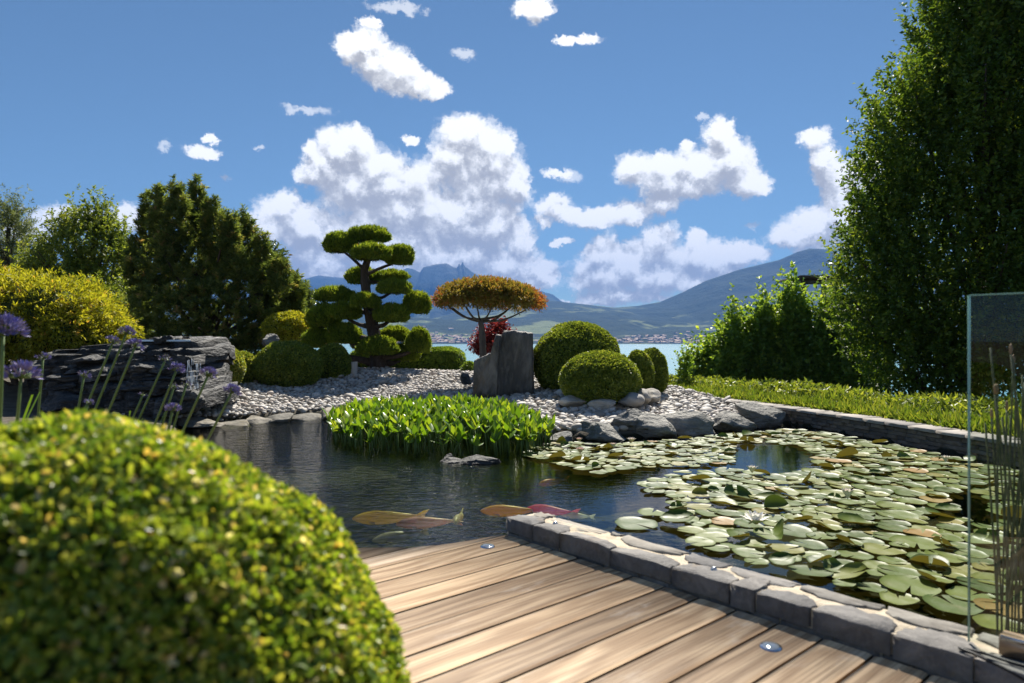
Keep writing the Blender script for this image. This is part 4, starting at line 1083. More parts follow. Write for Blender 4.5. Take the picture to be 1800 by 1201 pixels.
for (px, py, d, rx, rz, n, lab) in [
    (1015, 636, 11.0, 77, 70, 30000, 'largest clipped box dome right of the standing slate'),
    (1055, 668, 9.4, 70, 50, 24000, 'front clipped box ball resting on pale stones'),
    (1122, 660, 10.2, 26, 42, 10000, 'small clipped box ball squeezed between the front ball and the right ball'),
    (1146, 656, 10.6, 27, 42, 11000, 'rightmost clipped box ball next to the lake'),
    (508, 645, 12.3, 57, 45, 20000, 'clipped box ball half in shade left of the cloud pruned pine'),
    (584, 645, 13.2, 34, 40, 9000, 'dark shaded clipped box ball behind the half shaded ball'),
    (382, 646, 11.6, 46, 42, 15000, 'sunlit clipped box dome just right of the slate outcrop'),
    (428, 652, 12.2, 24, 33, 8000, 'small clipped box ball right of the sunlit box dome')]:
    c, r = ball(px, py, d, rx, rz)
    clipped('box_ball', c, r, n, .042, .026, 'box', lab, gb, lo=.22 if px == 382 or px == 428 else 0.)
# the box dome beside the camera
clipped('box_hedge', (-.725, 1.081, .235), (.590, .452, .645), 110000, .0165, .0105, 'box_near', 'large blurred box dome in the left foreground beside the deck', None, 'hedge', -.80, .035, leaves6, .012, True, .7, 4.)

# ------------------------------------------------------------------ foreground flowers
m, t, out = mat_new('agapanthus_petal')
t.l.new(principled(t, t.ramp(attr(t), [(0., (.30, .33, .12)), (.18, (.38, .34, .36)), (.3, (.26, .23, .42)), (.7, (.17, .16, .42)), (1., (.36, .33, .54))]), .5, .3).outputs[0], out.inputs[0]); M['aga'] = m
def agapanthus(px, py, d, r, label, lean=-.16, bloom=1.):
    h = P(px, py, d); foot = np.array([h.x + lean * (h.z - .03), h.y + .05, .0]); hv = np.array(tuple(h))
    r = r * .74; o = thing('agapanthus', tuple(foot), label, 'flower', 'blue agapanthus behind the box dome')
    ax = unit(np.array([[-lean, 0, 1.]]))[0]; neck = hv - ax * r * .45
    g = Geo(); V, T, Q = tube(curve([foot - [0, 0, .1], (foot + neck) / 2 + [-.01, 0, 0], neck], 10), np.linspace(.0075, .005, 11), 7); g.add(V, T, Q); part('stem', g, M['stem'], o, True)
    gh, gs = Geo(), Geo(); nf = int(34 * bloom) + 8
    dd = rdir(nf * 3); dd = dd[(dd @ ax) > -.25][:nf]
    for q in dd:
        q = unit((q + ax * .35)[None])[0]; tip = neck + q * r * RNG.uniform(.55, .7)
        V, T, Q = tube([neck, tip], .0016, 3); gs.add(V, T, Q)
        n = 6; a = np.arange(n) / n * 6.28 + RNG.uniform(0, 1); e1 = unit(np.cross(q, [.3, .2, .9])[None])[0]; e2 = np.cross(q, e1)
        fl = .42 if RNG.random() < .6 * bloom else .10
        D_ = unit(q + fl * (np.cos(a)[:, None] * e1 + np.sin(a)[:, None] * e2)); N_ = unit(np.cos(a)[:, None] * e1 + np.sin(a)[:, None] * e2 - q * .3)
        tone = RNG.uniform(.3, 1.) if RNG.random() < .35 + .5 * bloom else RNG.uniform(0, .3)
        gh.add(*leaves4(np.repeat(tip[None], n, 0), D_, N_, r * .5, r * .13, tone))
    hd = part('flower_head', gh, M['aga'], o); part('flower_stalks', gs, M['stem'], hd)
AG = [(6, 572, 2.1, .085, 'tall blue agapanthus head cut by the left edge of the picture', -.05, 1.), (38, 652, 2.3, .080, 'large wide open agapanthus head low at the far left', -.1, 1.),
      (76, 626, 3.2, .045, 'small agapanthus head just above the large wide open one', -.1, .6), (148, 658, 3.3, .045, 'lone agapanthus bud head in front of the dark slate', -.18, .45),
      (200, 598, 3.3, .052, 'left head of the three agapanthus heads grouped over the slate outcrop', -.42, .7), (224, 582, 3.3, .055, 'topmost of the three agapanthus heads grouped over the slate outcrop', -.42, 1.),
      (240, 604, 3.2, .055, 'right head of the three agapanthus heads grouped over the slate outcrop', -.42, .8), (292, 630, 3.4, .042, 'pale agapanthus bud head in front of the right end of the slate', -.45, .4),
      (312, 646, 3.2, .055, 'deep blue agapanthus head left of the waterfall strands', -.4, 1.), (306, 678, 3.4, .032, 'left of two small pale agapanthus buds below the deep blue head', -.3, .25),
      (328, 674, 3.4, .032, 'right of two small pale agapanthus buds below the deep blue head', -.3, .25), (368, 655, 2.9, .055, 'mauve agapanthus head in front of the sunlit box dome', -.45, .9),
      (410, 684, 2.9, .052, 'rightmost agapanthus head in front of the pebbles', -.5, 1.), (252, 693, 3.3, .028, 'tiny green agapanthus bud low in front of the slate', -.45, .1),
      (156, 706, 2.9, .035, 'pale agapanthus bud just above the middle of the box dome', -.3, .3), (304, 716, 2.8, .045, 'half hidden blue agapanthus head at the rim of the box dome', -.2, 1.)]
for a in AG: agapanthus(*a)
for k, (x, y, lab) in enumerate([(-2.15, 2.75, 'clump of upright strap leaves at the far left'), (-1.95, 3.25, 'clump of strap leaves below the lone agapanthus bud')]):
    o = thing('strap_leaves', (x, y, .0), lab, 'plant', 'agapanthus leaf clumps'); g = Geo()
    for q in range(34):
        a = RNG.uniform(0, 6.28); rr_ = RNG.uniform(0, .16); L = RNG.uniform(.55, .95) if k == 0 else RNG.uniform(.5, .78); le = RNG.uniform(.05, .3)
        u = np.linspace(0, 1, 7); bx = x + math.cos(a) * (rr_ + le * u ** 2 * L); by = y + math.sin(a) * (rr_ + le * u ** 2 * L); bz = L * u * (1 - .12 * u)
        w = .011 * np.sin(np.clip(u + .12, 0, 1) * math.pi * .95) + .002; sx, sy = -math.sin(a), math.cos(a)
        V = np.concatenate([np.stack([bx + sx * w, by + sy * w, bz], 1), np.stack([bx - sx * w, by - sy * w, bz], 1)])
        g.add(V, None, [(i_, i_ + 1, i_ + 8, i_ + 7) for i_ in range(6)], RNG.random())
    part('leaves', g, M['bog'], o, True)

# ------------------------------------------------------------------ cloud pruned pine
def limb(g, a, b, r0, r1, sag=.0, side=0., n=8, sides=7):
    a = np.array(tuple(a)); b = np.array(tuple(b)); m_ = (a + b) / 2 + [side, 0, -sag]
    V, T, Q = tube(curve([a, m_, b], n), np.linspace(r0, r1, len(curve([a, m_, b], n))), sides, wob=.25); g.add(V, T, Q)
PD = 14.0
pb = P(667, 660, PD); pine = thing('cloud_pruned_pine', pb, 'cloud pruned pine with flat topped needle pads on a dark trunk', 'tree')
tr_px = [(668, 668, 0), (664, 640, 0), (662, 610, 0), (655, 575, .05), (648, 540, .05), (643, 505, .05), (641, 475, .05), (648, 452, 0), (652, 436, 0)]
tr_p = np.array([np.array(P(x, y, PD + dd)) for x, y, dd in tr_px])
tc_ = curve(tr_p, 24); tr_r = np.interp(np.linspace(0, 1, len(tc_)), [0, .15, .45, .75, 1], [.24, .16, .12, .08, .045])
g = Geo(); V, T, Q = tube(tc_, tr_r, 10, wob=.25); g.add(V, T, Q); part('trunk', g, M['bark'], pine, True)
PADL = [(648, 415, 41, 19, .25), (598, 430, 31, 25, .05), (652, 446, 37, 20, -.3), (703, 452, 27, 24, .05), (692, 507, 31, 16, -.25), (636, 488, 30, 20, .35), (688, 486, 32, 12, .4), (588, 520, 36, 18, .25),
        (642, 531, 28, 18, -.4), (733, 536, 26, 27, -.05), (604, 550, 34, 20, -.05), (570, 560, 31, 28, .15), (690, 554, 33, 22, -.35), (606, 590, 32, 24, .1), (558, 598, 28, 24, .3), (736, 603, 23, 30, .05),
        (694, 590, 28, 18, .35), (664, 612, 38, 22, -.2), (714, 622, 24, 22, .3), (634, 604, 18, 15, .3)]
for k, (px, py, rx, rz, dd) in enumerate(PADL):
    d = PD + dd; c = np.array(P(px, py, d)); s_ = d / FPX; r = np.array([rx * s_ * .95, max(.25, rx * s_ * .8), rz * s_ * .92])
    # flat underside, domed top
    n = 5200; d_ = rdir(n * 2); d_ = d_[d_[:, 2] > -.7][:n]; n = len(d_)
    kk = 1 + .13 * fbm(d_ * 3 + k * 7, 3); lowz = np.where(d_[:, 2] < 0, .8, 1.)
    p_ = c + d_ * kk[:, None] * r * np.stack([np.ones(n), np.ones(n), lowz], 1)
    nn = unit(d_ / r)
    D_ = unit(nn * .55 + np.array([0, 0, .55]) + rdir(n) * .55)
    o = Geo(); o.add(*leaves4(p_ - D_ * .06 - nn * np.abs(RNG.normal(0, .03, n))[:, None], D_, unit(rdir(n) + nn), RNG.uniform(.07, .13, n), .014, np.clip(RNG.beta(2, 2, n) * .9 + (RNG.random(n) < .02) * .4, 0, 1)))
    pd = part('needle_pad', o, M['pine_pad'], pine)
    o = Geo(); V, T = ICO[3]; o.add(c + V * r * .82 * np.stack([np.ones(len(V)), np.ones(len(V)), np.where(V[:, 2] < 0, .8, 1.)], 1) * (1 + .07 * fbm(V * 3 + k * 7, 3))[:, None], T); part('inner_twigs', o, M['core'], pd, True)
    j = np.argmin(np.abs(tc_[:, 2] - (c[2] - (.30 if k < 4 else .12) - abs(c[0] - pb.x) * .25)))
    o = Geo(); limb(o, tc_[j], c - [0, 0, r[2] * .35], max(.028, tr_r[j] * .5), .018, sag=-.02 if k < 4 else .05); part('limb', o, M['bark'], pine, True)

# ------------------------------------------------------------------ leafy trees and shrubs
def shoots(A, D, ln, nl, L, Wd, spread=.9, rnd=None, up=.2, shape=leaves4, tipbias=0.):
    n = len(A); u = RNG.random((n, nl)) ** (1 - tipbias); ln = np.broadcast_to(ln, (n,))
    p_ = A[:, None] + D[:, None] * (u * ln[:, None])[..., None]; p_ = p_.reshape(-1, 3); m_ = len(p_)
    Dd = np.repeat(D, nl, 0); q = rdir(m_); q = q - (q * Dd).sum(1, keepdims=True) * Dd
    ld = unit(Dd * .55 + unit(q) * spread + [0, 0, up * .3]); N_ = unit(rdir(m_) * .8 + [0, 0, .8])
    base = np.repeat(np.clip(RNG.normal(.5, .18, n), 0, 1) if rnd is None else rnd, nl)
    return shape(p_, ld, N_, L * RNG.uniform(.7, 1.25, m_), Wd * RNG.uniform(.75, 1.2, m_), np.clip(base + RNG.normal(0, .14, m_), 0, 1))
def crown_anchor(ells, n, depth=.35, seed=0, amp=.18, freq=1.6, up=-.9):
    """anchors through the outer shell of a union of ellipsoids"""
    w = np.array([e[1][0] * e[1][2] + e[1][1] * e[1][2] for e in ells]); cnt = (w / w.sum() * n * 1.25).astype(int) + 1; PP, NN = [], []
    for k, ((c, r), m_) in enumerate(zip(ells, cnt)):
        d = rdir(m_ * 2); d = d[d[:, 2] > up][:m_]; s_ = 1 - depth * RNG.random(len(d)) ** 1.3
        kk = 1 + amp * fbm(d * freq + seed + k * 3.7, 3)
        p_ = np.array(tuple(c)) + d * (kk * s_)[:, None] * np.array(r); nn = unit(d / np.array(r)); keep = np.ones(len(d), bool)
        for q, (c2, r2) in enumerate(ells):
            if q != k: keep &= (((p_ - np.array(tuple(c2))) / np.array(r2)) ** 2).sum(1) > .55
        PP.append(p_[keep]); NN.append(nn[keep])
    return np.concatenate(PP), np.concatenate(NN)
def leafy(name, base, ells, n, nl, ln, L, Wd, mat, label, cat='tree', group=None, upb=.6, outb=.7, rnd_=.5, bark='bark', trunk_r=.09, depth=.4, amp=.18, spread=.9, nlimb=12, shape=leaves4, core=0., tipbias=0., top=None, up=-.9):
    base = np.array(tuple(base)); o = thing(name, tuple(base), label, cat, group)
    A, N_ = crown_anchor(ells, n, depth, RNG.uniform(0, 90), amp, up=up)
    D_ = unit(N_ * outb + np.array([0, 0, upb]) + rdir(len(A)) * rnd_)
    g = Geo(); g.add(*shoots(A - D_ * ln * .5, D_, ln * RNG.uniform(.6, 1.3, len(A)), nl, L, Wd, spread, shape=shape, tipbias=tipbias)); part('crown', g, M[mat], o)
    if core:
        g = Geo()
        for k, (c, r) in enumerate(ells): g.add(*blob(tuple(c), np.array(r) * core, 3, .15, 2., k * 3.))
        part('inner_twigs', g, M['core'], o, True)
    g = Geo(); cs = np.array([tuple(c) for c, r in ells]); topc = cs[cs[:, 2].argmax()] if top is None else np.array(top)
    ax = curve([base - [0, 0, .4], (base * .6 + topc * .4) + RNG.normal(0, .05, 3), topc], 10); V, T, Q = tube(ax, np.linspace(trunk_r, trunk_r * .35, len(ax)), 8, wob=.2); g.add(V, T, Q); part('trunk', g, M[bark], o, True)
    g = Geo(); pick = RNG.choice(len(A), min(nlimb, len(A)), False)
    for k in pick:
        b = A[k]; a = ax[min(len(ax) - 1, int(np.clip((b[2] - base[2]) / max(.1, topc[2] - base[2]) * len(ax) * .62, 1, len(ax) - 1)))]
        limb(g, a, b, trunk_r * .38, trunk_r * .08, sag=.04, sides=5)
    part('limbs', g, M[bark], o, True)
    return o
def E(px, py, d, rx, rz, ry=None):
    s_ = d / FPX; return (P(px, py, d), (rx * s_, ry or rx * s_ * .9, rz * s_))
# tall hornbeam at the right
hb = P(1690, 700, 12.6); HD = 12.6
ho = leafy('hornbeam_tree', (hb.x, hb.y, float(ground_z([hb.x], [hb.y])[0])), [E(1690, 490, HD, 205, 235, 1.7), E(1712, 300, HD, 205, 225, 1.7), E(1755, 90, HD + .1, 150, 215, 1.6), E(1795, -110, HD + .2, 95, 180, 1.1)],
    13500, 16, .60, .088, .050, 'hornbeam', 'tall dense dark green hornbeam filling the right edge of the picture', upb=.9, outb=.65, trunk_r=.17, depth=.5, amp=.13, nlimb=46, core=0., up=-1.)
# leafy screen in front of the lake
gbs = 'shrubs screening the lake'
for (px, top, rx, d, n, lab) in [(1240, 585, 34, 22.6, 520, 'lowest leafy shrub at the left end of the green screen'), (1290, 528, 40, 22., 1000, 'second leafy shrub from the left in the green screen'), (1346, 498, 42, 22.4, 1250, 'leafy shrub in the middle of the green screen'),
        (1402, 480, 42, 21.8, 1350, 'tallest leafy shrub of the green screen left of the pergola roof'), (1458, 490, 42, 21.4, 1250, 'leafy shrub directly below the pergola roof'), (1512, 520, 44, 20.8, 1100, 'shaded leafy shrub at the foot of the hornbeam')]:
    cy = (top + 695) / 2; h_ = (695 - top) / 2
    rx = rx * 1.25; ells = [E(px, cy + h_ * .62, d, rx, h_ * .62, .45)] + [E(px + q_ * 17 + RNG.uniform(-5, 5), cy + h_ * .1 + (0 if q_ == 0 else RNG.uniform(.02, .3)) * h_, d + RNG.uniform(-.5, .5), rx * .26, h_ * .95, .28) for q_ in (-1, 0, 1)]
    b_ = P(px, 695, d); leafy('leafy_shrub', (b_.x, b_.y, float(ground_z([b_.x], [b_.y])[0])), ells, int(n * .8), 14, .95, .15, .095, 'bush', lab, 'shrub', gbs, upb=1.3, outb=.5, trunk_r=.08, depth=.9, amp=.30, nlimb=14, rnd_=.35)
b_ = P(1205, 690, 12.8); leafy('leafy_sprig', (b_.x, b_.y, .05), [E(1203, 650, 12.8, 14, 34)], 60, 12, .3, .06, .036, 'bush', 'thin leafy sprig standing against the lake', 'shrub', None, upb=1.2, outb=.3, trunk_r=.02, depth=.8, nlimb=4)
# trees at the left
b_ = P(380, 640, 16.5)
leafy('mountain_pine', (b_.x, b_.y, .2), [E(365, 590, 16.6, 150, 60, 1.0), E(370, 535, 16.5, 150, 70, 1.2), E(340, 470, 16.7, 100, 60, .9), E(440, 515, 16.6, 70, 55, .8)]
    + [E(x_, y_, 16.9 - .5 * (k_ % 3), 18, r_) for k_, (x_, y_, r_) in enumerate([(262, 400, 66), (282, 385, 64), (312, 374, 60), (346, 372, 60), (372, 400, 54), (402, 414, 52), (434, 424, 54), (462, 455, 50), (492, 488, 46), (520, 520, 40), (240, 470, 56), (292, 440, 46), (330, 436, 48), (384, 458, 46), (420, 470, 40), (350, 480, 44)])],
    5400, 26, .15, .12, .018, 'mtn_pine', 'wide dark mountain pine with upright needle candles left of the cloud pruned pine', upb=1.0, outb=.55, trunk_r=.16, depth=.6, amp=.22, spread=.8, nlimb=40, core=0., rnd_=.3)
b_ = P(160, 640, 20)
leafy('broadleaf_tree', (b_.x, b_.y, .2), [E(150, 470, 20, 80, 85, 1.2), E(120, 425, 20, 38, 60), E(165, 405, 20, 38, 58), E(205, 430, 20, 30, 60), E(80, 470, 20, 40, 50), E(235, 500, 20, 40, 60)],
    1900, 17, .6, .10, .05, 'tree', 'open crowned green tree between the willow and the mountain pine', upb=1.0, outb=.5, trunk_r=.14, depth=.8, amp=.3, nlimb=26)
b_ = P(0, 640, 22)
leafy('willow_tree', (b_.x, b_.y, .2), [E(-20, 450, 22, 75, 90, 1.5), E(15, 400, 22, 42, 62), E(-60, 400, 22, 60, 70), E(30, 480, 22, 45, 60)], 1500, 22, .7, .11, .028, 'willow', 'grey green willow cut by the left edge of the picture', upb=.3, outb=.7, trunk_r=.16, depth=.7, amp=.25, nlimb=20)
b_ = P(500, 640, 17.5)
leafy('magnolia_tree', (b_.x, b_.y, .2), [E(488, 525, 17.5, 48, 52), E(470, 480, 17.6, 34, 40), E(515, 545, 17.5, 36, 32), E(530, 525, 17.6, 20, 20)], 750, 13, .34, .13, .055, 'magnolia', 'glossy leaved magnolia at the right shoulder of the mountain pine', upb=.8, outb=.6, trunk_r=.09, depth=.7, amp=.25, nlimb=16)
b_ = P(235, 640, 18.5)
leafy('broadleaf_tree', (b_.x, b_.y, .2), [E(205, 555, 18.5, 80, 70), E(120, 545, 19, 90, 60)], 1100, 15, .5, .09, .05, 'tree', 'dark low tree behind the yellow laceleaf maple', upb=.6, outb=.7, trunk_r=.1, depth=.6, nlimb=12, core=.6)
# laceleaf maple mound
b_ = P(60, 660, 10.6)
leafy('laceleaf_maple', (b_.x, b_.y, .05), [E(40, 565, 10.6, 175, 78, 1.1), E(-60, 540, 10.7, 120, 70, 1.0), E(120, 590, 10.5, 95, 48, .9)], 5200, 12, .28, .075, .020, 'lace', 'low mound of yellow green laceleaf maple above the slate outcrop', upb=-.35, outb=.8, rnd_=.45, trunk_r=.07, depth=.16, amp=.10, spread=.55, nlimb=12, core=.86)
# shrubs behind the pine
c, r = ball(508, 578, 15.6, 42, 30)
clipped('yellow_shrub', c, r, 9000, .06, .035, 'lace', 'yellow green shrub between the mountain pine and the cloud pruned pine', None, 'shrub', amp=.16, jit=.05)
def hedge_box(name, pxa, pxb, ytop, d, depth, label, n, mat='hedge'):
    a = P(pxa, ytop, d); b = P(pxb, ytop, d); zt = a.z; z0 = -.1; c = (a + b) / 2
    o = thing(name, (c.x, d, z0), label, 'hedge')
    A = []
    m_ = n; u = RNG.random((m_, 3)); f = RNG.random(m_)
    X = a.x + (b.x - a.x) * u[:, 0]; Yy = d + depth * u[:, 1]; Z = z0 + (zt - z0) * u[:, 2]; N_ = np.zeros((m_, 3))
    ftop = f < .42; ffr = (f >= .42) & (f < .82); fr_ = (f >= .82) & (f < .91); fl = f >= .91
    Z[ftop] = zt; N_[ftop, 2] = 1; Yy[ffr] = d; N_[ffr, 1] = -1; X[fr_] = b.x; N_[fr_, 0] = 1; X[fl] = a.x; N_[fl, 0] = -1
    p_ = np.stack([X, Yy, Z], 1); cen_ = np.array([c.x, d + depth / 2, (z0 + zt) / 2]); hs_ = np.array([(b.x - a.x) / 2, depth / 2, (zt - z0) / 2])
    q = (p_ - cen_) / hs_; rr_ = np.linalg.norm(q[:, [0, 2]] * [1, 1], axis=1); q = q / np.maximum(1, ((np.abs(q) ** 6).sum(1) ** (1 / 6)))[:, None]
    p_ = cen_ + q * hs_; p_ = p_ + N_ * (fbm(p_ * 2.2, 3) * .06)[:, None]
    D_ = unit(N_ * .7 + rdir(m_) * .8 + [0, 0, .25]); g = Geo(); g.add(*leaves4(p_ - D_ * .03, D_, unit(N_ + rdir(m_) * .7), RNG.uniform(.05, .085, m_), .035, RNG.beta(2, 2, m_))); part('foliage', g, M[mat], o)
    V, T = ICO[4]; q = V / ((np.abs(V) ** 6).sum(1) ** (1 / 6))[:, None]; g = Geo(); g.add(cen_ + q * (hs_ - .06), T); part('inner_twigs', g, M['core'], o, True)
hedge_box('low_hedge', 610, 815, 612, 15.0, .9, 'low bright green hedge behind the cloud pruned pine', 15000)
c, r = ball(824, 652, 14.2, 13, 16); clipped('small_shrub', c, r, 2500, .05, .03, 'hedge', 'small green shrub left of the standing slate', None, 'shrub', amp=.15, jit=.04)
# umbrella maple
MD = 12.4; b_ = P(851, 640, MD); mp = thing('umbrella_maple', (b_.x, b_.y, .25), 'small maple with a flat orange umbrella crown behind the standing slate', 'tree')
hub = np.array(P(845, 562, MD)); g = Geo(); ax = curve([(b_.x, b_.y, .1), P(848, 600, MD), hub], 10); V, T, Q = tube(ax, np.linspace(.075, .05, len(ax)), 9, wob=.2); g.add(V, T, Q); part('trunk', g, M['bark_grey'], mp, True)
for k, (px, py, dd) in enumerate([(795, 541, .0), (815, 535, -.4), (838, 530, .1), (865, 540, -.3), (890, 548, .1), (925, 545, 0.), (905, 536, .5), (820, 540, .5), (780, 532, .1)]):
    g = Geo(); limb(g, hub + [0, 0, -.02 * (k % 3)], P(px, py, MD + dd), .026, .010, sag=.07, n=8); part('branch', g, M['bark_grey'], mp, True)
A = []; NN = []
for (px, py, rx, rz) in [(858, 526, 84, 27), (812, 527, 42, 24), (908, 533, 42, 22), (850, 515, 55, 18), (880, 519, 45, 17)]:
    c, r = E(px, py, MD, rx, rz, .62); m_ = int(rx * 17); d_ = rdir(m_ * 2); d_ = d_[d_[:, 2] > -.22][:m_]; kk = 1 + .08 * fbm(d_ * 4 + px, 3); A.append(np.array(tuple(c)) + d_ * kk[:, None] * np.array(r) * (1 - .3 * RNG.random(len(d_)) ** 2)[:, None]); NN.append(unit(d_ / np.array(r)))
A = np.concatenate(A); NN = np.concatenate(NN); D_ = unit(NN * .7 + rdir(len(A)) * .5 + [0, 0, -.25])
g = Geo(); g.add(*shoots(A, D_, .12, 8, .062, .019, .6, rnd=np.clip(RNG.normal(.42, .15, len(A)) + .35 * (np.abs(A[:, 0] - hub[0] - .1) > .78), 0, 1))); part('crown', g, M['maple'], mp)
b_ = P(870, 640, 13.4); leafy('red_maple', (b_.x, b_.y, .25), [E(868, 600, 13.4, 36, 30), E(876, 578, 13.4, 22, 16), E(848, 610, 13.3, 18, 18)], 420, 12, .22, .07, .028, 'red', 'dark red leaved maple shrub behind the standing slate', 'shrub', upb=.3, outb=.7, trunk_r=.03, depth=.7, amp=.2, nlimb=10)

# ------------------------------------------------------------------ ground cover behind the wall
n = 13000; s_ = RNG.random(n) * (LW - .3) + .1; off = .30 + RNG.random(n) ** 1.1 * .6
A = np.array([wp(a, o) for a, o in zip(s_, off)]); keep = (A[:, 1] > 3.)
A = A[keep]; off = off[keep]; h_ = .04 + .13 * sstep(.3, .9, off) * (.7 + .5 * vnoise(np.c_[A * 2.2, np.zeros(len(A))]))
p_ = np.column_stack([A, .06 + h_ * RNG.random(len(A))]); m_ = len(p_); side = np.array([-.7, -.5, 0])
D_ = unit(rdir(m_) * .8 + [0, 0, .55] + side * .35 * (off < .55)[:, None]); g = Geo()
for k in range(3):
    D2 = unit(D_ + rdir(m_) * .7); g.add(*leaves4(p_, D2, unit(rdir(m_) * .5 + [0, 0, 1.]), RNG.uniform(.08, .18, m_), .024, RNG.beta(2, 2, m_), .03))
solo('ground_cover', g, M['cover'], (4.5, 8, .05), kind='stuff')
n = 7000; s_ = RNG.random(n) * (LW - .3) + .1; off = .85 + RNG.random(n) * .95
A = np.array([wp(a, o) for a, o in zip(s_, off)]); A = A[A[:, 1] > 3.]; m_ = len(A)
p_ = np.column_stack([A, .04 + RNG.random(m_) * (.24 + .08 * vnoise(np.c_[A * 1.7, np.zeros(m_)]))]); g = Geo()
for k in range(3):
    g.add(*leaves4(p_, unit(rdir(m_) + [0, 0, .5]), unit(rdir(m_) * .6 + [0, 0, 1.]), RNG.uniform(.06, .12, m_), .04, RNG.beta(2, 2, m_)))
solo('evergreen_ground_cover', g, M['box'], (4.9, 8, .05), kind='stuff')

# ------------------------------------------------------------------ pergola and lamp behind the shrubs
M['dark_wood'] = flat_mat('dark_timber', (.055, .038, .028), .7, .3, 0., 3., (.09, .065, .05))
M['white'] = flat_mat('white_enamel', (.75, .75, .74), .4, .4)
def box(c, h): 
    c = np.array(tuple(c)); h = np.array(h); V = np.array([(x, y, z) for z in (-1, 1) for x, y in ((-1, -1), (1, -1), (1, 1), (-1, 1))]) * h + c
    return V, None, [(3, 2, 1, 0), (4, 5, 6, 7), (0, 1, 5, 4), (1, 2, 6, 5), (2, 3, 7, 6), (3, 0, 4, 7)]
pg = P(1445, 492, 27); per = thing('pergola', (pg.x, pg.y, -.6), 'dark timber pergola roof showing above the green shrubs', 'pergola')
g = Geo(); g.add(*box((pg.x, 27.8, pg.z + .10), (.95, 1.1, .05))); part('roof', g, M['dark_wood'], per)
for dy in (0, .75, 1.5):
    g = Geo(); g.add(*box((pg.x, 27.05 + dy, pg.z), (.85, .05, .05))); part('beam', g, M['dark_wood'], per)
for sx in (-.7, .7):
    for dy in (.1, 1.4):
        g = Geo(); g.add(*box((pg.x + sx, 27 + dy, (pg.z - 6) / 2), (.07, .07, (pg.z + 5.9) / 2))); part('post', g, M['dark_wood'], per)
lp = P(1463, 463, 24); lamp = thing('garden_lamp', (lp.x, lp.y, -.6), 'white capped garden lamp beside the hornbeam edge', 'lamp')
g = Geo(); V, T, Q = disc((lp.x, lp.y), .14, .06, lp.z - .02, lp.z + .05, 20); g.add(V, T, Q); V, T, Q = disc((lp.x, lp.y), .06, .14, lp.z - .10, lp.z - .021, 20); g.add(V, T, Q); part('shade', g, M['white'], lamp, True)
g = Geo(); V, T, Q = tube([(lp.x, lp.y, -4), (lp.x, lp.y, lp.z - .08)], .03, 8); g.add(V, T, Q); part('pole', g, M['steel'], lamp, True)

# ------------------------------------------------------------------ glass screen on the kerb, stems added behind it in place of a reflection
m, t, out = mat_new('screen_glass')
gl = t.n.new('ShaderNodeBsdfGlossy'); gl.inputs['Roughness'].default_value = .0
tp = t.n.new('ShaderNodeBsdfTransparent'); tp.inputs[0].default_value = (.82, .88, .86, 1)
fr = t.n.new('ShaderNodeFresnel'); fr.inputs[0].default_value = 1.5
mx = t.n.new('ShaderNodeMixShader'); t.l.new(fr.outputs[0], mx.inputs[0]); t.l.new(tp.outputs[0], mx.inputs[1]); t.l.new(gl.outputs[0], mx.inputs[2]); t.l.new(mx.outputs[0], out.inputs[0]); M['glass'] = m
m, t, out = mat_new('glass_edge'); t.l.new(principled(t, (.22, .42, .36), .1, .6).outputs[0], out.inputs[0]); M['edge'] = m
GS, GT = 2.415, -.655
gp_ = st(GS, GT, ZK); gsn = thing('glass_screen', tuple(gp_), 'clear glass wind screen standing on the kerb at the right edge', 'glass screen')
def stbox(s0, s1, t0, t1, z0, z1):
    V = np.array([st(s, t_, z) for z in (z0, z1) for s, t_ in ((s0, t0), (s1, t0), (s1, t1), (s0, t1))])
    return V, None, [(3, 2, 1, 0), (4, 5, 6, 7), (0, 1, 5, 4), (1, 2, 6, 5), (2, 3, 7, 6), (3, 0, 4, 7)]
g = Geo(); V = np.array([st(GS, GT + .004, ZK + .004), st(GS, GT + 1.2, ZK + .004), st(GS, GT + 1.2, 1.138), st(GS, GT + .004, 1.138)]); g.add(V, None, [(0, 1, 2, 3)]); part('pane', g, M['glass'], gsn)
for nm, b_ in (('end_edge', (GS - .006, GS + .006, GT, GT + .004, ZK + .003, 1.140)), ('top_edge', (GS - .006, GS + .006, GT + .0045, GT + 1.2, 1.1385, 1.1415))):
    g = Geo(); g.add(*stbox(*b_)); part('edge', g, M['edge'], gsn)
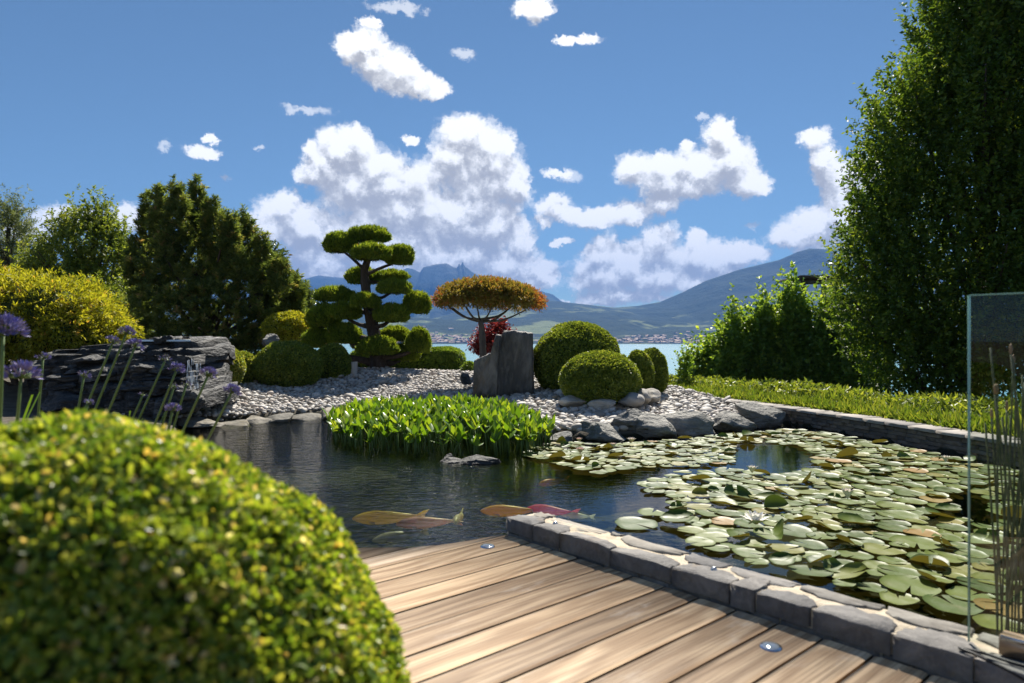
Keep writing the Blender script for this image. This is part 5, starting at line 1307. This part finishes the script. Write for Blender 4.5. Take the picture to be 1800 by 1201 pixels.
M['brass'] = flat_mat('bronze_anodised_metal', (.42, .30, .20), .35, .5, .7)
g = Geo(); g.add(*stbox(GS - .03, GS - .0065, GT + .085, GT + .30, ZK + .001, ZK + .055)); g.add(*stbox(GS + .0065, GS + .03, GT + .085, GT + .30, ZK + .001, ZK + .055)); part('clamp', g, M['brass'], gsn)
g = Geo(); g.add(*stbox(GS - .034, GS - .0305, GT + .09, GT + .295, ZK + .048, ZK + .060)); part('clamp_lip', g, M['steel'], gsn)
M['rubber'] = flat_mat('black_rubber', (.012, .012, .013), .5, .4)
cb = [st(2.37, GT + .32, ZK + .012), st(2.34, GT + .24, ZK + .010), st(2.335, GT + .13, ZK + .007), st(2.345, GT + .06, ZK + .006), st(2.33, GT + .00, ZK + .006), st(2.315, GT + .05, ZK + .006), st(2.30, GT + .16, .07), st(2.285, GT + .26, .03), st(2.26, GT + .36, .012)]
g = Geo(); V, T, Q = tube(curve(cb, 40), .0045, 7); g.add(V, T, Q); solo('black_cable', g, M['rubber'], tuple(cb[0]), True, label='thin black cable looped on the kerb beside the glass clamp', cat='cable')
hs0 = st(2.72, t_of(1780, 2.72), WATER_Z); hsn = thing('reflected_horsetail', tuple(hs0), 'clump of dark stems standing in for a reflection in the glass screen', 'plant')  # added stems, modelled in place of horsetails mirrored in the pane
for k in range(24):
    s__ = 2.62 + RNG.uniform(0, .3); b_ = st(s__, t_of(RNG.uniform(1748, 1840), s__), -.4); H = RNG.uniform(.45, 1.0); le = RNG.normal(.01, .045, 2)
    tp_ = b_ + np.array([le[0], le[1], .4 + H]); cv = curve([b_, (b_ + tp_) / 2 + [le[1] * .3, le[0] * .3, 0], tp_], 12)
    g = Geo(); V, T, Q = tube(cv, np.where(np.arange(len(cv)) % 2, .0036, .0030), 7); g.add(V, T, Q); sm = part('stem', g, M['reflected_horsetail'], hsn, True)
    if k % 3 == 0: g = Geo(); g.add(*blob(tp_ + [0, 0, .012], (.0055, .0055, .018), 2, .05)); part('tip', g, M['tan'], sm, True)
